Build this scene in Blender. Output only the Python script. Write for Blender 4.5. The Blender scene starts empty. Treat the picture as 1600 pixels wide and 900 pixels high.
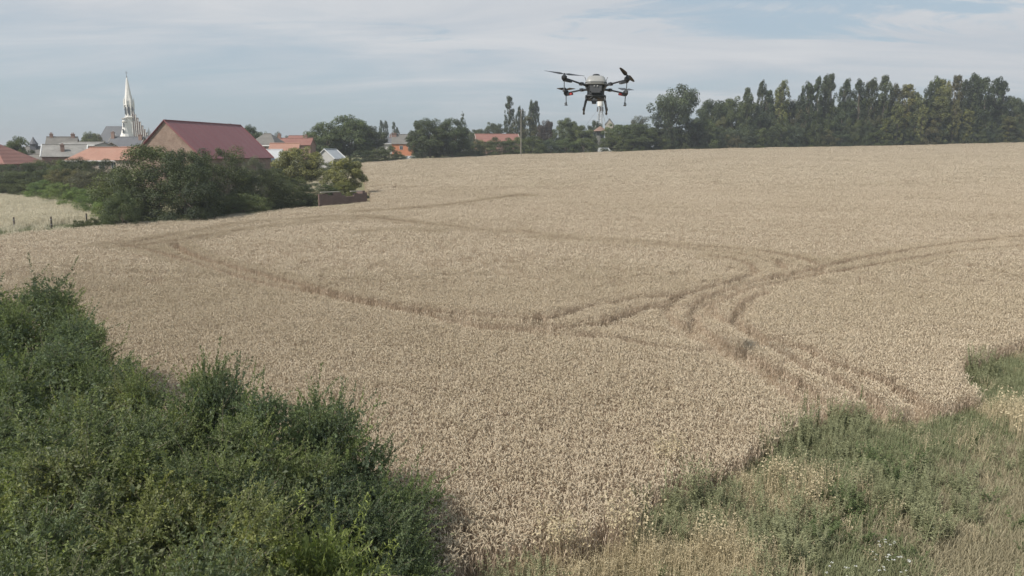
import bpy, math
import numpy as np
from mathutils import Vector, Matrix

R = math.radians
scene = bpy.context.scene
COL = scene.collection

# ---------------------------------------------------------------- camera, sky, sun, exposure
CAMZ = 8.5
F = 1200.0                       # focal length in pixels of the 1600 wide photograph
HORIZON = 238.0
PITCH = math.atan((450 - HORIZON) / F)
cam_data = bpy.data.cameras.new('camera')
cam_data.sensor_width = 36.0
cam_data.lens = 36.0 * F / 1600.0
cam_data.clip_start = 0.1
cam_data.clip_end = 20000
cam = bpy.data.objects.new('camera', cam_data)
COL.objects.link(cam)
cam.location = (0, 0, CAMZ)
cam.rotation_euler = (math.pi / 2 - PITCH, 0, 0)
scene.camera = cam

SUN_EL = R(47)
SUN_DIR = Vector((-0.80, -0.60, 0)).normalized() * math.cos(SUN_EL) + Vector((0, 0, math.sin(SUN_EL)))
sun_data = bpy.data.lights.new('sun', 'SUN')
sun_data.energy = 4.2
sun_data.angle = R(2.5)
sun_data.color = (1.0, 0.95, 0.88)
sun = bpy.data.objects.new('sun', sun_data)
COL.objects.link(sun)
sun.rotation_euler = SUN_DIR.to_track_quat('Z', 'Y').to_euler()
sun.location = (-60, -40, 80)

world = bpy.data.worlds.new('World')
scene.world = world
world.use_nodes = True


def build_world():
    nt = world.node_tree
    nt.nodes.clear()
    N = nt.nodes.new
    L = nt.links.new

    def math_(op, a, b=None, c=None, clamp=False):
        n = N('ShaderNodeMath')
        n.operation = op
        n.use_clamp = clamp
        for i, v in enumerate((a, b, c)):
            if v is None:
                continue
            if isinstance(v, (int, float)):
                n.inputs[i].default_value = v
            else:
                L(v, n.inputs[i])
        return n.outputs[0]

    def ramp(v, lo, hi):
        n = N('ShaderNodeMapRange')
        n.interpolation_type = 'SMOOTHSTEP'
        L(v, n.inputs[0])
        n.inputs[1].default_value = lo
        n.inputs[2].default_value = hi
        return n.outputs[0]
    out = N('ShaderNodeOutputWorld')
    bg = N('ShaderNodeBackground')
    bg.inputs[1].default_value = 0.1
    L(bg.outputs[0], out.inputs[0])
    sky = N('ShaderNodeTexSky')
    sky.sky_type = 'NISHITA'
    sky.sun_disc = False
    sky.sun_elevation = SUN_EL
    sky.sun_rotation = math.atan2(SUN_DIR.x, SUN_DIR.y)
    sky.air_density = 1.0
    sky.dust_density = 1.5
    sky.ozone_density = 1.5
    tc = N('ShaderNodeTexCoord')
    sep = N('ShaderNodeSeparateXYZ')
    L(tc.outputs['Generated'], sep.inputs[0])
    x, y, z = sep.outputs
    zz = math_('ADD', math_('MAXIMUM', z, 0.0), 0.16)
    u = math_('DIVIDE', x, zz)
    v = math_('DIVIDE', y, zz)
    comb = N('ShaderNodeCombineXYZ')
    L(u, comb.inputs[0])
    L(v, comb.inputs[1])

    def noise(scale_xyz, rot, scale, detail, rough, dist):
        m = N('ShaderNodeMapping')
        L(comb.outputs[0], m.inputs[0])
        m.inputs['Rotation'].default_value = (0, 0, R(rot))
        m.inputs['Scale'].default_value = scale_xyz
        n = N('ShaderNodeTexNoise')
        L(m.outputs[0], n.inputs['Vector'])
        n.inputs['Scale'].default_value = scale
        n.inputs['Detail'].default_value = detail
        n.inputs['Roughness'].default_value = rough
        n.inputs['Distortion'].default_value = dist
        return n.outputs[0]
    broad = noise((1.0, 0.8, 1), 20, 0.7, 4, 0.5, 0.4)
    streak = noise((0.6, 1.7, 1), -42, 1.3, 8, 0.62, 0.7)
    streak2 = noise((0.7, 2.2, 1), 40, 1.0, 8, 0.66, 1.1)
    az = math_('DIVIDE', x, math_('MAXIMUM', y, 0.05))       # -0.67 .. 0.67 in view
    # the high sheet thins out low over the village and is nearly whole overhead
    bias = math_('ADD', math_('MULTIPLY', z, 7.2), math_('MULTIPLY', az, 0.55))
    c = math_('ADD', bias, math_('MULTIPLY', math_('SUBTRACT', broad, 0.5), 1.5))
    c = math_('ADD', c, math_('MULTIPLY', math_('SUBTRACT', streak, 0.5), 1.3))
    c = math_('ADD', c, -0.36)
    cover = ramp(c, -0.35, 0.75)
    # open blue holes high up on the right
    hole = math_('MULTIPLY', ramp(z, 0.10, 0.19), ramp(az, 0.05, 0.45))
    gap = ramp(math_('ADD', math_('ADD', streak2, math_('MULTIPLY', hole, -0.20)), math_('MULTIPLY', z, -0.35)), 0.27, 0.40)
    cover = math_('MULTIPLY', cover, math_('ADD', math_('MULTIPLY', gap, 0.88), 0.12))
    # clear sky: physical sky under a thin even veil
    veil = N('ShaderNodeMix')
    veil.data_type = 'RGBA'
    veil.inputs[0].default_value = 0.72
    L(sky.outputs[0], veil.inputs[6])
    veil.inputs[7].default_value = (3.45, 4.35, 5.05, 1)
    cl = N('ShaderNodeMix')
    cl.data_type = 'RGBA'
    L(cover, cl.inputs[0])
    L(veil.outputs[2], cl.inputs[6])
    tone = N('ShaderNodeMix')
    tone.data_type = 'RGBA'
    L(ramp(streak, 0.3, 0.75), tone.inputs[0])
    tone.inputs[6].default_value = (4.65, 4.95, 5.35, 1)
    tone.inputs[7].default_value = (5.6, 5.75, 5.95, 1)
    L(tone.outputs[2], cl.inputs[7])
    L(cl.outputs[2], bg.inputs[0])


build_world()
scene.view_settings.view_transform = 'Standard'
scene.view_settings.look = 'None'
scene.view_settings.gamma = 1
scene.view_settings.exposure = 0.30
scene.view_settings.use_curve_mapping = False
scene.render.engine = 'CYCLES'
cy = scene.cycles
cy.max_bounces = 4
cy.diffuse_bounces = 2
cy.glossy_bounces = 1
cy.transmission_bounces = 2
cy.volume_bounces = 0
cy.volume_step_rate = 4
cy.transparent_max_bounces = 6
cy.use_denoising = True
cy.denoiser = 'OPENIMAGEDENOISE'
cy.denoising_input_passes = 'RGB_ALBEDO_NORMAL'
cy.sample_clamp_indirect = 4

# ---------------------------------------------------------------- geometry helpers
SA, CA = math.sin(PITCH), math.cos(PITCH)


def ray(px, py):
    a, b = (px - 800) / F, (450 - py) / F
    return np.array([a, CA + b * SA, -SA + b * CA])


def zat(py, Y):
    d = ray(800, py)
    return CAMZ + Y * d[2] / d[1]


def xat(px, Y, z=4.0):
    depth = Y * CA - (z - CAMZ) * SA
    return (px - 800) / F * depth


def hit(px, py, z):
    d = ray(px, py)
    t = (z - CAMZ) / d[2]
    return np.array([d[0] * t, d[1] * t, z])


A_U = [-1.5, -0.66, -0.45, -0.30, -0.19, -0.04, 0.133, 0.24, 0.375, 0.52, 0.667, 1.2]
A_Z = [3.0, 3.0, 3.6, 5.6, 7.5, 8.3, 8.4, 9.1, 9.2, 10.0, 11.1, 11.5]


def ground(x, y):
    x = np.asarray(x, float)
    y = np.asarray(y, float)
    u = x / np.maximum(y, 25.0)
    a = (np.interp(u, A_U, A_Z) + np.interp(u - 0.05, A_U, A_Z) + np.interp(u + 0.05, A_U, A_Z)) / 3
    t = np.clip((y - 30) / 260.0, 0, 1.06) ** 1.3
    return a * t


def gz(x, y):
    return float(ground(x, y))


def ghit(px, py, dz=0.0):
    d = ray(px, py)
    lo = 0.0
    t = 4.0
    while t < 900:
        p = d * t
        if CAMZ + p[2] < gz(p[0], p[1]) + dz:
            break
        lo = t
        t += 0.6 + t * 0.01
    hi = t
    for _ in range(20):
        m = (lo + hi) / 2
        p = d * m
        if CAMZ + p[2] < gz(p[0], p[1]) + dz:
            hi = m
        else:
            lo = m
    p = d * hi
    return np.array([p[0], p[1]])


# ---------------------------------------------------------------- object helpers
def tag(o, label=None, cat=None, group=None, kind=None):
    if label:
        o['label'] = label
    if cat:
        o['category'] = cat
    if group:
        o['group'] = group
    if kind:
        o['kind'] = kind
    return o


def empty(name, loc, rz=0.0, label=None, cat=None, group=None):
    o = bpy.data.objects.new(name, None)
    COL.objects.link(o)
    o.location = loc
    o.rotation_euler = (0, 0, rz)
    o.empty_display_size = 0.3
    return tag(o, label, cat, group)


def link(name, me, parent=None):
    o = bpy.data.objects.new(name, me)
    COL.objects.link(o)
    if parent:
        o.parent = parent
    return o


def np_mesh(name, V, Q, mats, attrs=None, midx=None, smooth=False):
    V = np.asarray(V, np.float32)
    Q = np.asarray(Q, np.int32)
    me = bpy.data.meshes.new(name)
    me.vertices.add(len(V))
    me.vertices.foreach_set('co', V.ravel())
    k = Q.shape[1]
    me.loops.add(Q.size)
    me.loops.foreach_set('vertex_index', Q.ravel())
    me.polygons.add(len(Q))
    me.polygons.foreach_set('loop_start', np.arange(0, Q.size, k, dtype=np.int32))
    for m in mats:
        me.materials.append(m)
    if midx is not None:
        me.polygons.foreach_set('material_index', np.asarray(midx, np.int32))
    me.polygons.foreach_set('use_smooth', np.full(len(Q), smooth))
    me.update(calc_edges=True)
    for an, av in (attrs or {}).items():
        a = me.attributes.new(an, 'FLOAT', 'POINT')
        a.data.foreach_set('value', np.asarray(av, np.float32))
    return me


class MB:
    """collects simple solids and builds them as one mesh"""

    def __init__(self):
        self.v, self.f, self.m = [], [], []
        self.M = Matrix.Identity(4)

    def add(self, vs, fs, mi=0):
        b = len(self.v)
        for p in vs:
            q = self.M @ Vector(p)
            self.v.append((q.x, q.y, q.z))
        for f in fs:
            self.f.append(tuple(b + i for i in f))
            self.m.append(mi)
        return self

    def box(self, c, s, rz=0.0, mi=0, taper=1.0):
        hx, hy, hz = s[0] / 2, s[1] / 2, s[2] / 2
        cr, sr = math.cos(rz), math.sin(rz)
        vs = []
        for k, t in ((-1, 1.0), (1, taper)):
            for i, j in ((-1, -1), (1, -1), (1, 1), (-1, 1)):
                a, b = i * hx * t, j * hy * t
                vs.append((c[0] + a * cr - b * sr, c[1] + a * sr + b * cr, c[2] + k * hz))
        return self.add(vs, [(3, 2, 1, 0), (4, 5, 6, 7), (0, 1, 5, 4), (1, 2, 6, 5), (2, 3, 7, 6), (3, 0, 4, 7)], mi)

    def tube(self, pts, rad, n=8, mi=0, caps=True):
        pts = [Vector(p) for p in pts]
        if isinstance(rad, (int, float)):
            rad = [rad] * len(pts)
        vs, fs = [], []
        for i, p in enumerate(pts):
            d = (pts[min(i + 1, len(pts) - 1)] - pts[max(i - 1, 0)]).normalized()
            up = Vector((0, 0, 1)) if abs(d.z) < 0.9 else Vector((1, 0, 0))
            a = d.cross(up).normalized()
            b = d.cross(a).normalized()
            for k in range(n):
                t = 2 * math.pi * k / n
                vs.append(tuple(p + (a * math.cos(t) + b * math.sin(t)) * rad[i]))
        for i in range(len(pts) - 1):
            for k in range(n):
                k2 = (k + 1) % n
                fs.append((i * n + k, i * n + k2, (i + 1) * n + k2, (i + 1) * n + k))
        if caps:
            fs.append(tuple(range(n - 1, -1, -1)))
            fs.append(tuple((len(pts) - 1) * n + k for k in range(n)))
        return self.add(vs, fs, mi)

    def lathe(self, c, prof, n=16, mi=0, sx=1.0, sy=1.0):
        vs, fs = [], []
        for r, z in prof:
            for k in range(n):
                t = 2 * math.pi * k / n
                vs.append((c[0] + r * sx * math.cos(t), c[1] + r * sy * math.sin(t), c[2] + z))
        for i in range(len(prof) - 1):
            for k in range(n):
                k2 = (k + 1) % n
                fs.append((i * n + k, i * n + k2, (i + 1) * n + k2, (i + 1) * n + k))
        fs.append(tuple(range(n - 1, -1, -1)))
        fs.append(tuple((len(prof) - 1) * n + k for k in range(n)))
        return self.add(vs, fs, mi)

    def build(self, name, mats, parent=None, smooth=False):
        me = bpy.data.meshes.new(name)
        me.from_pydata(self.v, [], self.f)
        if not isinstance(mats, (list, tuple)):
            mats = [mats]
        for m in mats:
            me.materials.append(m)
        me.polygons.foreach_set('material_index', self.m)
        if smooth:
            me.polygons.foreach_set('use_smooth', [True] * len(self.f))
            me.set_sharp_from_angle(angle=R(40)) if hasattr(me, 'set_sharp_from_angle') else None
        me.update()
        return link(name, me, parent)


# ---------------------------------------------------------------- materials
def new_mat(name):
    m = bpy.data.materials.new(name)
    m.use_nodes = True
    nt = m.node_tree
    b = nt.nodes['Principled BSDF']
    return m, nt, b


def mixc(nt, fac, a, b, mode='MIX'):
    n = nt.nodes.new('ShaderNodeMix')
    n.data_type = 'RGBA'
    n.blend_type = mode
    for i, v in ((0, fac), (6, a), (7, b)):
        if isinstance(v, (int, float)):
            n.inputs[i].default_value = v
        elif isinstance(v, tuple):
            n.inputs[i].default_value = (*v, 1) if len(v) == 3 else v
        else:
            nt.links.new(v, n.inputs[i])
    return n.outputs[2]


def tex_noise(nt, scale, detail=4, rough=0.6, coord='Object', stretch=None):
    tc = nt.nodes.new('ShaderNodeTexCoord')
    src = tc.outputs[coord]
    if coord == 'World':
        pass
    if stretch:
        mp = nt.nodes.new('ShaderNodeMapping')
        mp.inputs['Scale'].default_value = stretch
        nt.links.new(src, mp.inputs[0])
        src = mp.outputs[0]
    n = nt.nodes.new('ShaderNodeTexNoise')
    n.inputs['Scale'].default_value = scale
    n.inputs['Detail'].default_value = detail
    n.inputs['Roughness'].default_value = rough
    nt.links.new(src, n.inputs['Vector'])
    return n.outputs[0]


def rng_map(nt, v, lo, hi, a=0.0, b=1.0):
    n = nt.nodes.new('ShaderNodeMapRange')
    nt.links.new(v, n.inputs[0])
    for i, q in enumerate((lo, hi, a, b)):
        n.inputs[i + 1].default_value = q
    return n.outputs[0]


def plain(name, col, rough=0.7, metal=0.0, var=0.12, scale=3.0, bump=0.0, spec=0.3):
    m, nt, b = new_mat(name)
    n = tex_noise(nt, scale, 5)
    lo = tuple(max(0, c * (1 - var)) for c in col)
    hi = tuple(min(1, c * (1 + var)) for c in col)
    nt.links.new(mixc(nt, rng_map(nt, n, 0.3, 0.7), lo, hi), b.inputs['Base Color'])
    b.inputs['Roughness'].default_value = rough
    b.inputs['Metallic'].default_value = metal
    b.inputs['Specular IOR Level'].default_value = spec
    if bump:
        bp = nt.nodes.new('ShaderNodeBump')
        bp.inputs['Strength'].default_value = bump
        nt.links.new(n, bp.inputs['Height'])
        nt.links.new(bp.outputs[0], b.inputs['Normal'])
    return m


def roof_mat(name, col, col2, course=0.33, rows=True, metal=0.0, rough=0.75, moss=0.0):
    """courses run across the slope (object z), small tile to tile variation, weathered patches"""
    m, nt, b = new_mat(name)
    big = tex_noise(nt, 0.35, 6, 0.65)
    fine = tex_noise(nt, 2.2, 4, 0.7, stretch=(1, 1, 2.5))
    c = mixc(nt, rng_map(nt, big, 0.35, 0.68), col, col2)
    dark = tuple(x * 0.7 for x in col)
    c = mixc(nt, rng_map(nt, fine, 0.45, 0.75, 0, 0.6), c, dark)
    if moss:
        c = mixc(nt, rng_map(nt, tex_noise(nt, 0.9, 8, 0.75), 0.55, 0.7, 0, moss), c, (0.2, 0.19, 0.13))
    nt.links.new(c, b.inputs['Base Color'])
    w = nt.nodes.new('ShaderNodeTexWave')
    w.bands_direction = 'Z' if rows else 'X'
    w.inputs['Scale'].default_value = 0.31 / course * 0.5
    tc = nt.nodes.new('ShaderNodeTexCoord')
    nt.links.new(tc.outputs['Object'], w.inputs['Vector'])
    bp = nt.nodes.new('ShaderNodeBump')
    bp.inputs['Strength'].default_value = 0.5
    bp.inputs['Distance'].default_value = 0.06
    nt.links.new(w.outputs[1], bp.inputs['Height'])
    nt.links.new(bp.outputs[0], b.inputs['Normal'])
    b.inputs['Roughness'].default_value = rough
    b.inputs['Metallic'].default_value = metal
    b.inputs['Specular IOR Level'].default_value = 0.3
    return m


def brick_mat(name, c1, c2, mortar, stain=0.4):
    m, nt, b = new_mat(name)
    tc = nt.nodes.new('ShaderNodeTexCoord')
    # walls run along x or along y: use x+y as the horizontal coordinate
    sp = nt.nodes.new('ShaderNodeSeparateXYZ')
    nt.links.new(tc.outputs['Object'], sp.inputs[0])
    ad = nt.nodes.new('ShaderNodeMath')
    nt.links.new(sp.outputs[0], ad.inputs[0])
    nt.links.new(sp.outputs[1], ad.inputs[1])
    cb = nt.nodes.new('ShaderNodeCombineXYZ')
    nt.links.new(ad.outputs[0], cb.inputs[0])
    nt.links.new(sp.outputs[2], cb.inputs[1])
    br = nt.nodes.new('ShaderNodeTexBrick')
    nt.links.new(cb.outputs[0], br.inputs['Vector'])
    br.inputs['Scale'].default_value = 1.0
    br.inputs['Brick Width'].default_value = 0.23
    br.inputs['Row Height'].default_value = 0.075
    br.inputs['Mortar Size'].default_value = 0.008
    br.inputs['Color1'].default_value = (*c1, 1)
    br.inputs['Color2'].default_value = (*c2, 1)
    br.inputs['Mortar'].default_value = (*mortar, 1)
    n = tex_noise(nt, 0.7, 6, 0.7)
    c = mixc(nt, rng_map(nt, n, 0.4, 0.7, 0, stain), br.outputs[0], tuple(x * 0.6 for x in c1))
    nt.links.new(c, b.inputs['Base Color'])
    b.inputs['Roughness'].default_value = 0.9
    b.inputs['Specular IOR Level'].default_value = 0.2
    return m


def leaf_mat(name, trans=0.25, var=0.5, col=None, rough=0.55, hue=(1.18, 1.1, 0.8)):
    """leaf colour = the object's own colour, varied from clump to clump and leaf to leaf"""
    m, nt, b = new_mat(name)
    if col is None:
        oi = nt.nodes.new('ShaderNodeObjectInfo')
        base = oi.outputs['Color']
    else:
        rgb = nt.nodes.new('ShaderNodeRGB')
        rgb.outputs[0].default_value = (*col, 1)
        base = rgb.outputs[0]
    at = nt.nodes.new('ShaderNodeAttribute')
    at.attribute_name = 'tint'
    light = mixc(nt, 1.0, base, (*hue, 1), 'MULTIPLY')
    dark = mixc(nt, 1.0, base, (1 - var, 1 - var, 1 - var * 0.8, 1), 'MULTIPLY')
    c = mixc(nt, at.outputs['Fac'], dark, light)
    geo = nt.nodes.new('ShaderNodeNewGeometry')
    isl = rng_map(nt, geo.outputs['Random Per Island'], 0, 1, 0.62, 1.38)
    hs = nt.nodes.new('ShaderNodeHueSaturation')
    nt.links.new(c, hs.inputs['Color'])
    nt.links.new(isl, hs.inputs['Value'])
    c = hs.outputs[0]
    nt.links.new(c, b.inputs['Base Color'])
    b.inputs['Roughness'].default_value = rough
    b.inputs['Specular IOR Level'].default_value = 0.35
    if trans:
        tr = nt.nodes.new('ShaderNodeBsdfTranslucent')
        nt.links.new(mixc(nt, 1.0, c, (1.3, 1.35, 0.7, 1), 'MULTIPLY'), tr.inputs[0])
        mx = nt.nodes.new('ShaderNodeMixShader')
        mx.inputs[0].default_value = trans
        nt.links.new(b.outputs[0], mx.inputs[1])
        nt.links.new(tr.outputs[0], mx.inputs[2])
        nt.links.new(mx.outputs[0], nt.nodes['Material Output'].inputs[0])
    return m


def straw_mat(name, lo, hi, patch=0.25, trans=0.2, patchcol=(0.34, 0.25, 0.15)):
    """dry straw, each plant its own shade, with broad riper and paler areas"""
    m, nt, b = new_mat(name)
    oi = nt.nodes.new('ShaderNodeObjectInfo')
    geo = nt.nodes.new('ShaderNodeNewGeometry')
    isl = rng_map(nt, geo.outputs['Random Per Island'], 0, 1, 0.0, 0.6)
    ad = nt.nodes.new('ShaderNodeMath')
    nt.links.new(isl, ad.inputs[0])
    nt.links.new(rng_map(nt, oi.outputs['Random'], 0, 1, 0.0, 0.4), ad.inputs[1])
    c = mixc(nt, ad.outputs[0], lo, hi)
    for sc_, st, am in ((0.06, (1, 1, 0), patch), (0.9, (1, 1, 0), patch * 0.8)):
        mp = nt.nodes.new('ShaderNodeMapping')
        mp.inputs['Scale'].default_value = st
        nt.links.new(geo.outputs['Position'], mp.inputs[0])
        n = nt.nodes.new('ShaderNodeTexNoise')
        n.inputs['Scale'].default_value = sc_
        n.inputs['Detail'].default_value = 5
        nt.links.new(mp.outputs[0], n.inputs['Vector'])
        c = mixc(nt, rng_map(nt, n.outputs[0], 0.42, 0.72, 0, am), c, patchcol)
    nt.links.new(c, b.inputs['Base Color'])
    b.inputs['Roughness'].default_value = 0.6
    b.inputs['Specular IOR Level'].default_value = 0.3
    if trans:
        tr = nt.nodes.new('ShaderNodeBsdfTranslucent')
        nt.links.new(c, tr.inputs[0])
        mx = nt.nodes.new('ShaderNodeMixShader')
        mx.inputs[0].default_value = trans
        nt.links.new(b.outputs[0], mx.inputs[1])
        nt.links.new(tr.outputs[0], mx.inputs[2])
        nt.links.new(mx.outputs[0], nt.nodes['Material Output'].inputs[0])
    return m


M = {}
M['leaf'] = leaf_mat('leaf')
M['leaf_near'] = leaf_mat('leaf_near', trans=0.38, var=0.42)
M['bark'] = plain('bark', (0.16, 0.13, 0.10), 0.9, scale=6, var=0.3)
M['bark_pale'] = plain('bark_pale', (0.30, 0.27, 0.22), 0.9, scale=6, var=0.3)
M['twig'] = plain('twig', (0.20, 0.17, 0.12), 0.9, scale=6, var=0.3)
M['ear'] = straw_mat('wheat_ear', (0.515, 0.425, 0.305), (0.70, 0.605, 0.465), patch=0.34, patchcol=(0.455, 0.38, 0.25))
M['stem'] = straw_mat('wheat_stem', (0.43, 0.335, 0.24), (0.63, 0.52, 0.39), patch=0.3, patchcol=(0.36, 0.25, 0.165))
M['pale_grass'] = straw_mat('pale_grass', (0.54, 0.475, 0.34), (0.74, 0.67, 0.51), patchcol=(0.45, 0.41, 0.27))
M['dry_grass'] = straw_mat('dry_grass', (0.40, 0.33, 0.20), (0.66, 0.56, 0.37), patchcol=(0.27, 0.21, 0.12))
M['brown_grass'] = straw_mat('brown_grass', (0.26, 0.225, 0.14), (0.45, 0.385, 0.255), patchcol=(0.24, 0.23, 0.14))
M['green_grass'] = straw_mat('green_grass', (0.15, 0.175, 0.085), (0.29, 0.30, 0.165), patchcol=(0.27, 0.245, 0.14), trans=0.3)
M['sage'] = straw_mat('sage', (0.20, 0.21, 0.105), (0.38, 0.38, 0.22), patchcol=(0.16, 0.18, 0.10), trans=0.25)
M['weed'] = straw_mat('weed', (0.095, 0.13, 0.05), (0.18, 0.22, 0.09), patchcol=(0.13, 0.15, 0.07), trans=0.3)
M['white_petal'] = plain('white_petal', (0.62, 0.62, 0.58), 0.8)

# ---------------------------------------------------------------- field outline and tramlines
def gl(pts, dz=0.0):
    return np.array([ghit(px, py, dz) for px, py in pts])


def wpt(px, Y):
    return np.array([xat(px, Y, gz((px - 800) / F * Y, Y)), Y])


TREELINE = [(566, 220), (650, 236), (750, 250), (860, 268), (960, 280), (1090, 290), (1250, 300), (1420, 300), (1600, 300), (1780, 300)]
treeline = np.array([wpt(px, Y) for px, Y in TREELINE])
left_edge = gl([(-150, 376), (0, 366), (160, 352), (400, 331), (515, 322), (583, 314.5)], 0.8)
verge_edge = gl([(1760, 500), (1640, 545), (1560, 560), (1508, 583), (1500, 600), (1530, 640), (1430, 662), (1340, 655), (1262, 668),
                 (1195, 720), (1120, 765), (1060, 782), (1000, 815), (985, 850), (900, 880), (820, 885), (740, 905), (690, 950)], 0.25)
hedge_line = np.array([(-1.4, 10.8), (-3.2, 13.0), (-6.0, 15.2), (-9.0, 18.0), (-12.2, 22.0), (-16.0, 26.5), (-26, 32.0), (-70, 45.0)])
field = np.vstack([left_edge, treeline, verge_edge, hedge_line])


def inside(poly, x, y):
    c = np.zeros(len(x), bool)
    n = len(poly)
    j = n - 1
    for i in range(n):
        xi, yi = poly[i]
        xj, yj = poly[j]
        if yi != yj:
            c ^= ((yi > y) != (yj > y)) & (x < (xj - xi) * (y - yi) / (yj - yi) + xi)
        j = i
    return c


def smooth_line(pts, n=6):
    """Catmull-Rom through world points"""
    P = np.vstack([2 * pts[0] - pts[1], pts, 2 * pts[-1] - pts[-2]])
    out = []
    for i in range(1, len(P) - 2):
        for t in np.linspace(0, 1, n, endpoint=False):
            a, b, c, d = P[i - 1], P[i], P[i + 1], P[i + 2]
            out.append(0.5 * (2 * b + (c - a) * t + (2 * a - 5 * b + 4 * c - d) * t * t + (3 * b - a - 3 * c + d) * t ** 3))
    out.append(P[-2])
    return np.array(out)


# wheel tracks: half width in metres, then the way they run through the crop
TRACKS = [
    (0.30, [(800, 361), (860, 370), (942, 378), (1002, 383), (1092, 389), (1175, 395), (1242, 407), (1284, 421)]),
    (0.28, [(860, 374), (942, 383), (1025, 388), (1111, 396), (1175, 405), (1212, 412), (1224, 426)]),
    (0.26, [(1111, 405), (1149, 411), (1175, 421), (1177, 430), (1160, 440), (1100, 456), (1055, 466), (1002, 470), (950, 478), (894, 491), (860, 504), (830, 507)]),
    (0.28, [(1284, 433), (1231, 444), (1175, 457), (1137, 470), (1112, 482), (1109, 493), (1124, 503), (1152, 513)]),
    (0.28, [(1600, 372), (1500, 383), (1400, 399), (1325, 412), (1284, 424), (1220, 436), (1175, 447), (1137, 458), (1100, 470), (1085, 487), (1083, 505), (1098, 522), (1126, 539), (1160, 560),
            (1200, 582), (1245, 606), (1300, 640), (1330, 668)]),
    (0.24, [(1600, 388), (1500, 398), (1400, 413), (1330, 426), (1284, 433)]),
    (0.24, [(1062, 467), (1044, 480), (1047, 500), (1075, 524), (1110, 545), (1140, 565), (1180, 590), (1220, 615), (1262, 645)]),
    (0.28, [(1197, 462), (1167, 475), (1153, 491), (1151, 509), (1175, 524), (1212, 539), (1250, 551), (1300, 574), (1345, 590), (1400, 612), (1440, 640), (1450, 662)]),
    (0.24, [(1152, 513), (1180, 535), (1215, 556), (1262, 580), (1310, 603), (1360, 632), (1390, 660)]),
    (0.34, [(272, 384), (290, 398), (350, 417), (420, 436), (500, 457), (560, 472), (650, 488), (740, 498), (830, 507)]),
    (0.30, [(190, 388), (235, 395), (290, 411), (350, 429), (420, 449), (500, 464), (570, 480), (636, 494), (700, 506), (770, 517), (860, 520), (931, 511), (1002, 487), (1044, 478)]),
    (0.22, [(690, 509), (770, 521), (860, 529), (942, 533), (1010, 547), (1070, 558), (1125, 560), (1180, 590)]),
    (0.18, [(940, 511), (1010, 519), (1062, 531), (1110, 540)]),
    (0.34, [(160, 387), (190, 385), (240, 377), (310, 365), (380, 353), (450, 348), (520, 343), (585, 344), (640, 351), (700, 358), (760, 363), (860, 370)]),
    (0.30, [(190, 390), (250, 383), (330, 372), (400, 361), (480, 352), (560, 346)]),
    (0.45, [(560, 334), (640, 328), (720, 320), (780, 312), (812, 307), (822, 309), (790, 311)]),
    (0.20, [(560, 366), (620, 362), (680, 366)]),
]
tracks = [(w * 1.3, smooth_line(gl(p, 0.55))) for w, p in TRACKS]
SPOTS = [(1226, 425, 0.9), (1045, 484, 0.7), (1270, 428, 0.8), (272, 384, 0.8), (190, 387, 1.0), (232, 381, 0.9), (262, 374, 0.9), (815, 310, 1.3), (595, 362, 1.4),
         (1112, 486, 0.5), (838, 508, 0.7), (160, 378, 0.8), (1500, 640, 0.3), (720, 508, 0.3), (950, 655, 0.25), (640, 403, .4), (235, 445, .6), (1052, 470, .4)]
spots = [(ghit(px, py, 0.5), r) for px, py, r in SPOTS]


def track_dist(x, y, extra=0.0):
    """signed clearance: negative inside a wheel track or a gap"""
    d = np.full(len(x), 1e9)
    for w, line in tracks:
        lo, hi = line.min(0) - 4, line.max(0) + 4
        idx = np.nonzero((x > lo[0]) & (x < hi[0]) & (y > lo[1]) & (y < hi[1]))[0]
        if not len(idx):
            continue
        P = np.stack([x[idx], y[idx]], 1)
        best = np.full(len(idx), 1e9)
        for a, b in zip(line[:-1], line[1:]):
            ab = b - a
            t = np.clip(((P - a) @ ab) / (ab @ ab + 1e-9), 0, 1)
            q = a + t[:, None] * ab
            best = np.minimum(best, np.hypot(P[:, 0] - q[:, 0], P[:, 1] - q[:, 1]))
        d[idx] = np.minimum(d[idx], best - w)
    return d


def thin(x, y, rng):
    """true where trodden or lodged patches still keep a stalk"""
    k = np.ones(len(x), bool)
    for c, r in spots:
        d = np.hypot(x - c[0], (y - c[1]) * 0.7) / r
        k &= ~((d < 1.2) & (rng.random(len(x)) < .75 * np.clip(1.5 - d, 0, 1)))
    return k


def vnoise(x, y, s, seed=0):
    """cheap smooth value noise"""
    def h(i, j):
        v = np.sin(i * 127.1 + j * 311.7 + seed * 74.7) * 43758.5453
        return v - np.floor(v)
    X, Y = x / s, y / s
    i, j = np.floor(X), np.floor(Y)
    fx, fy = X - i, Y - j
    fx, fy = fx * fx * (3 - 2 * fx), fy * fy * (3 - 2 * fy)
    return (h(i, j) * (1 - fx) + h(i + 1, j) * fx) * (1 - fy) + (h(i, j + 1) * (1 - fx) + h(i + 1, j + 1) * fx) * fy


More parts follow.
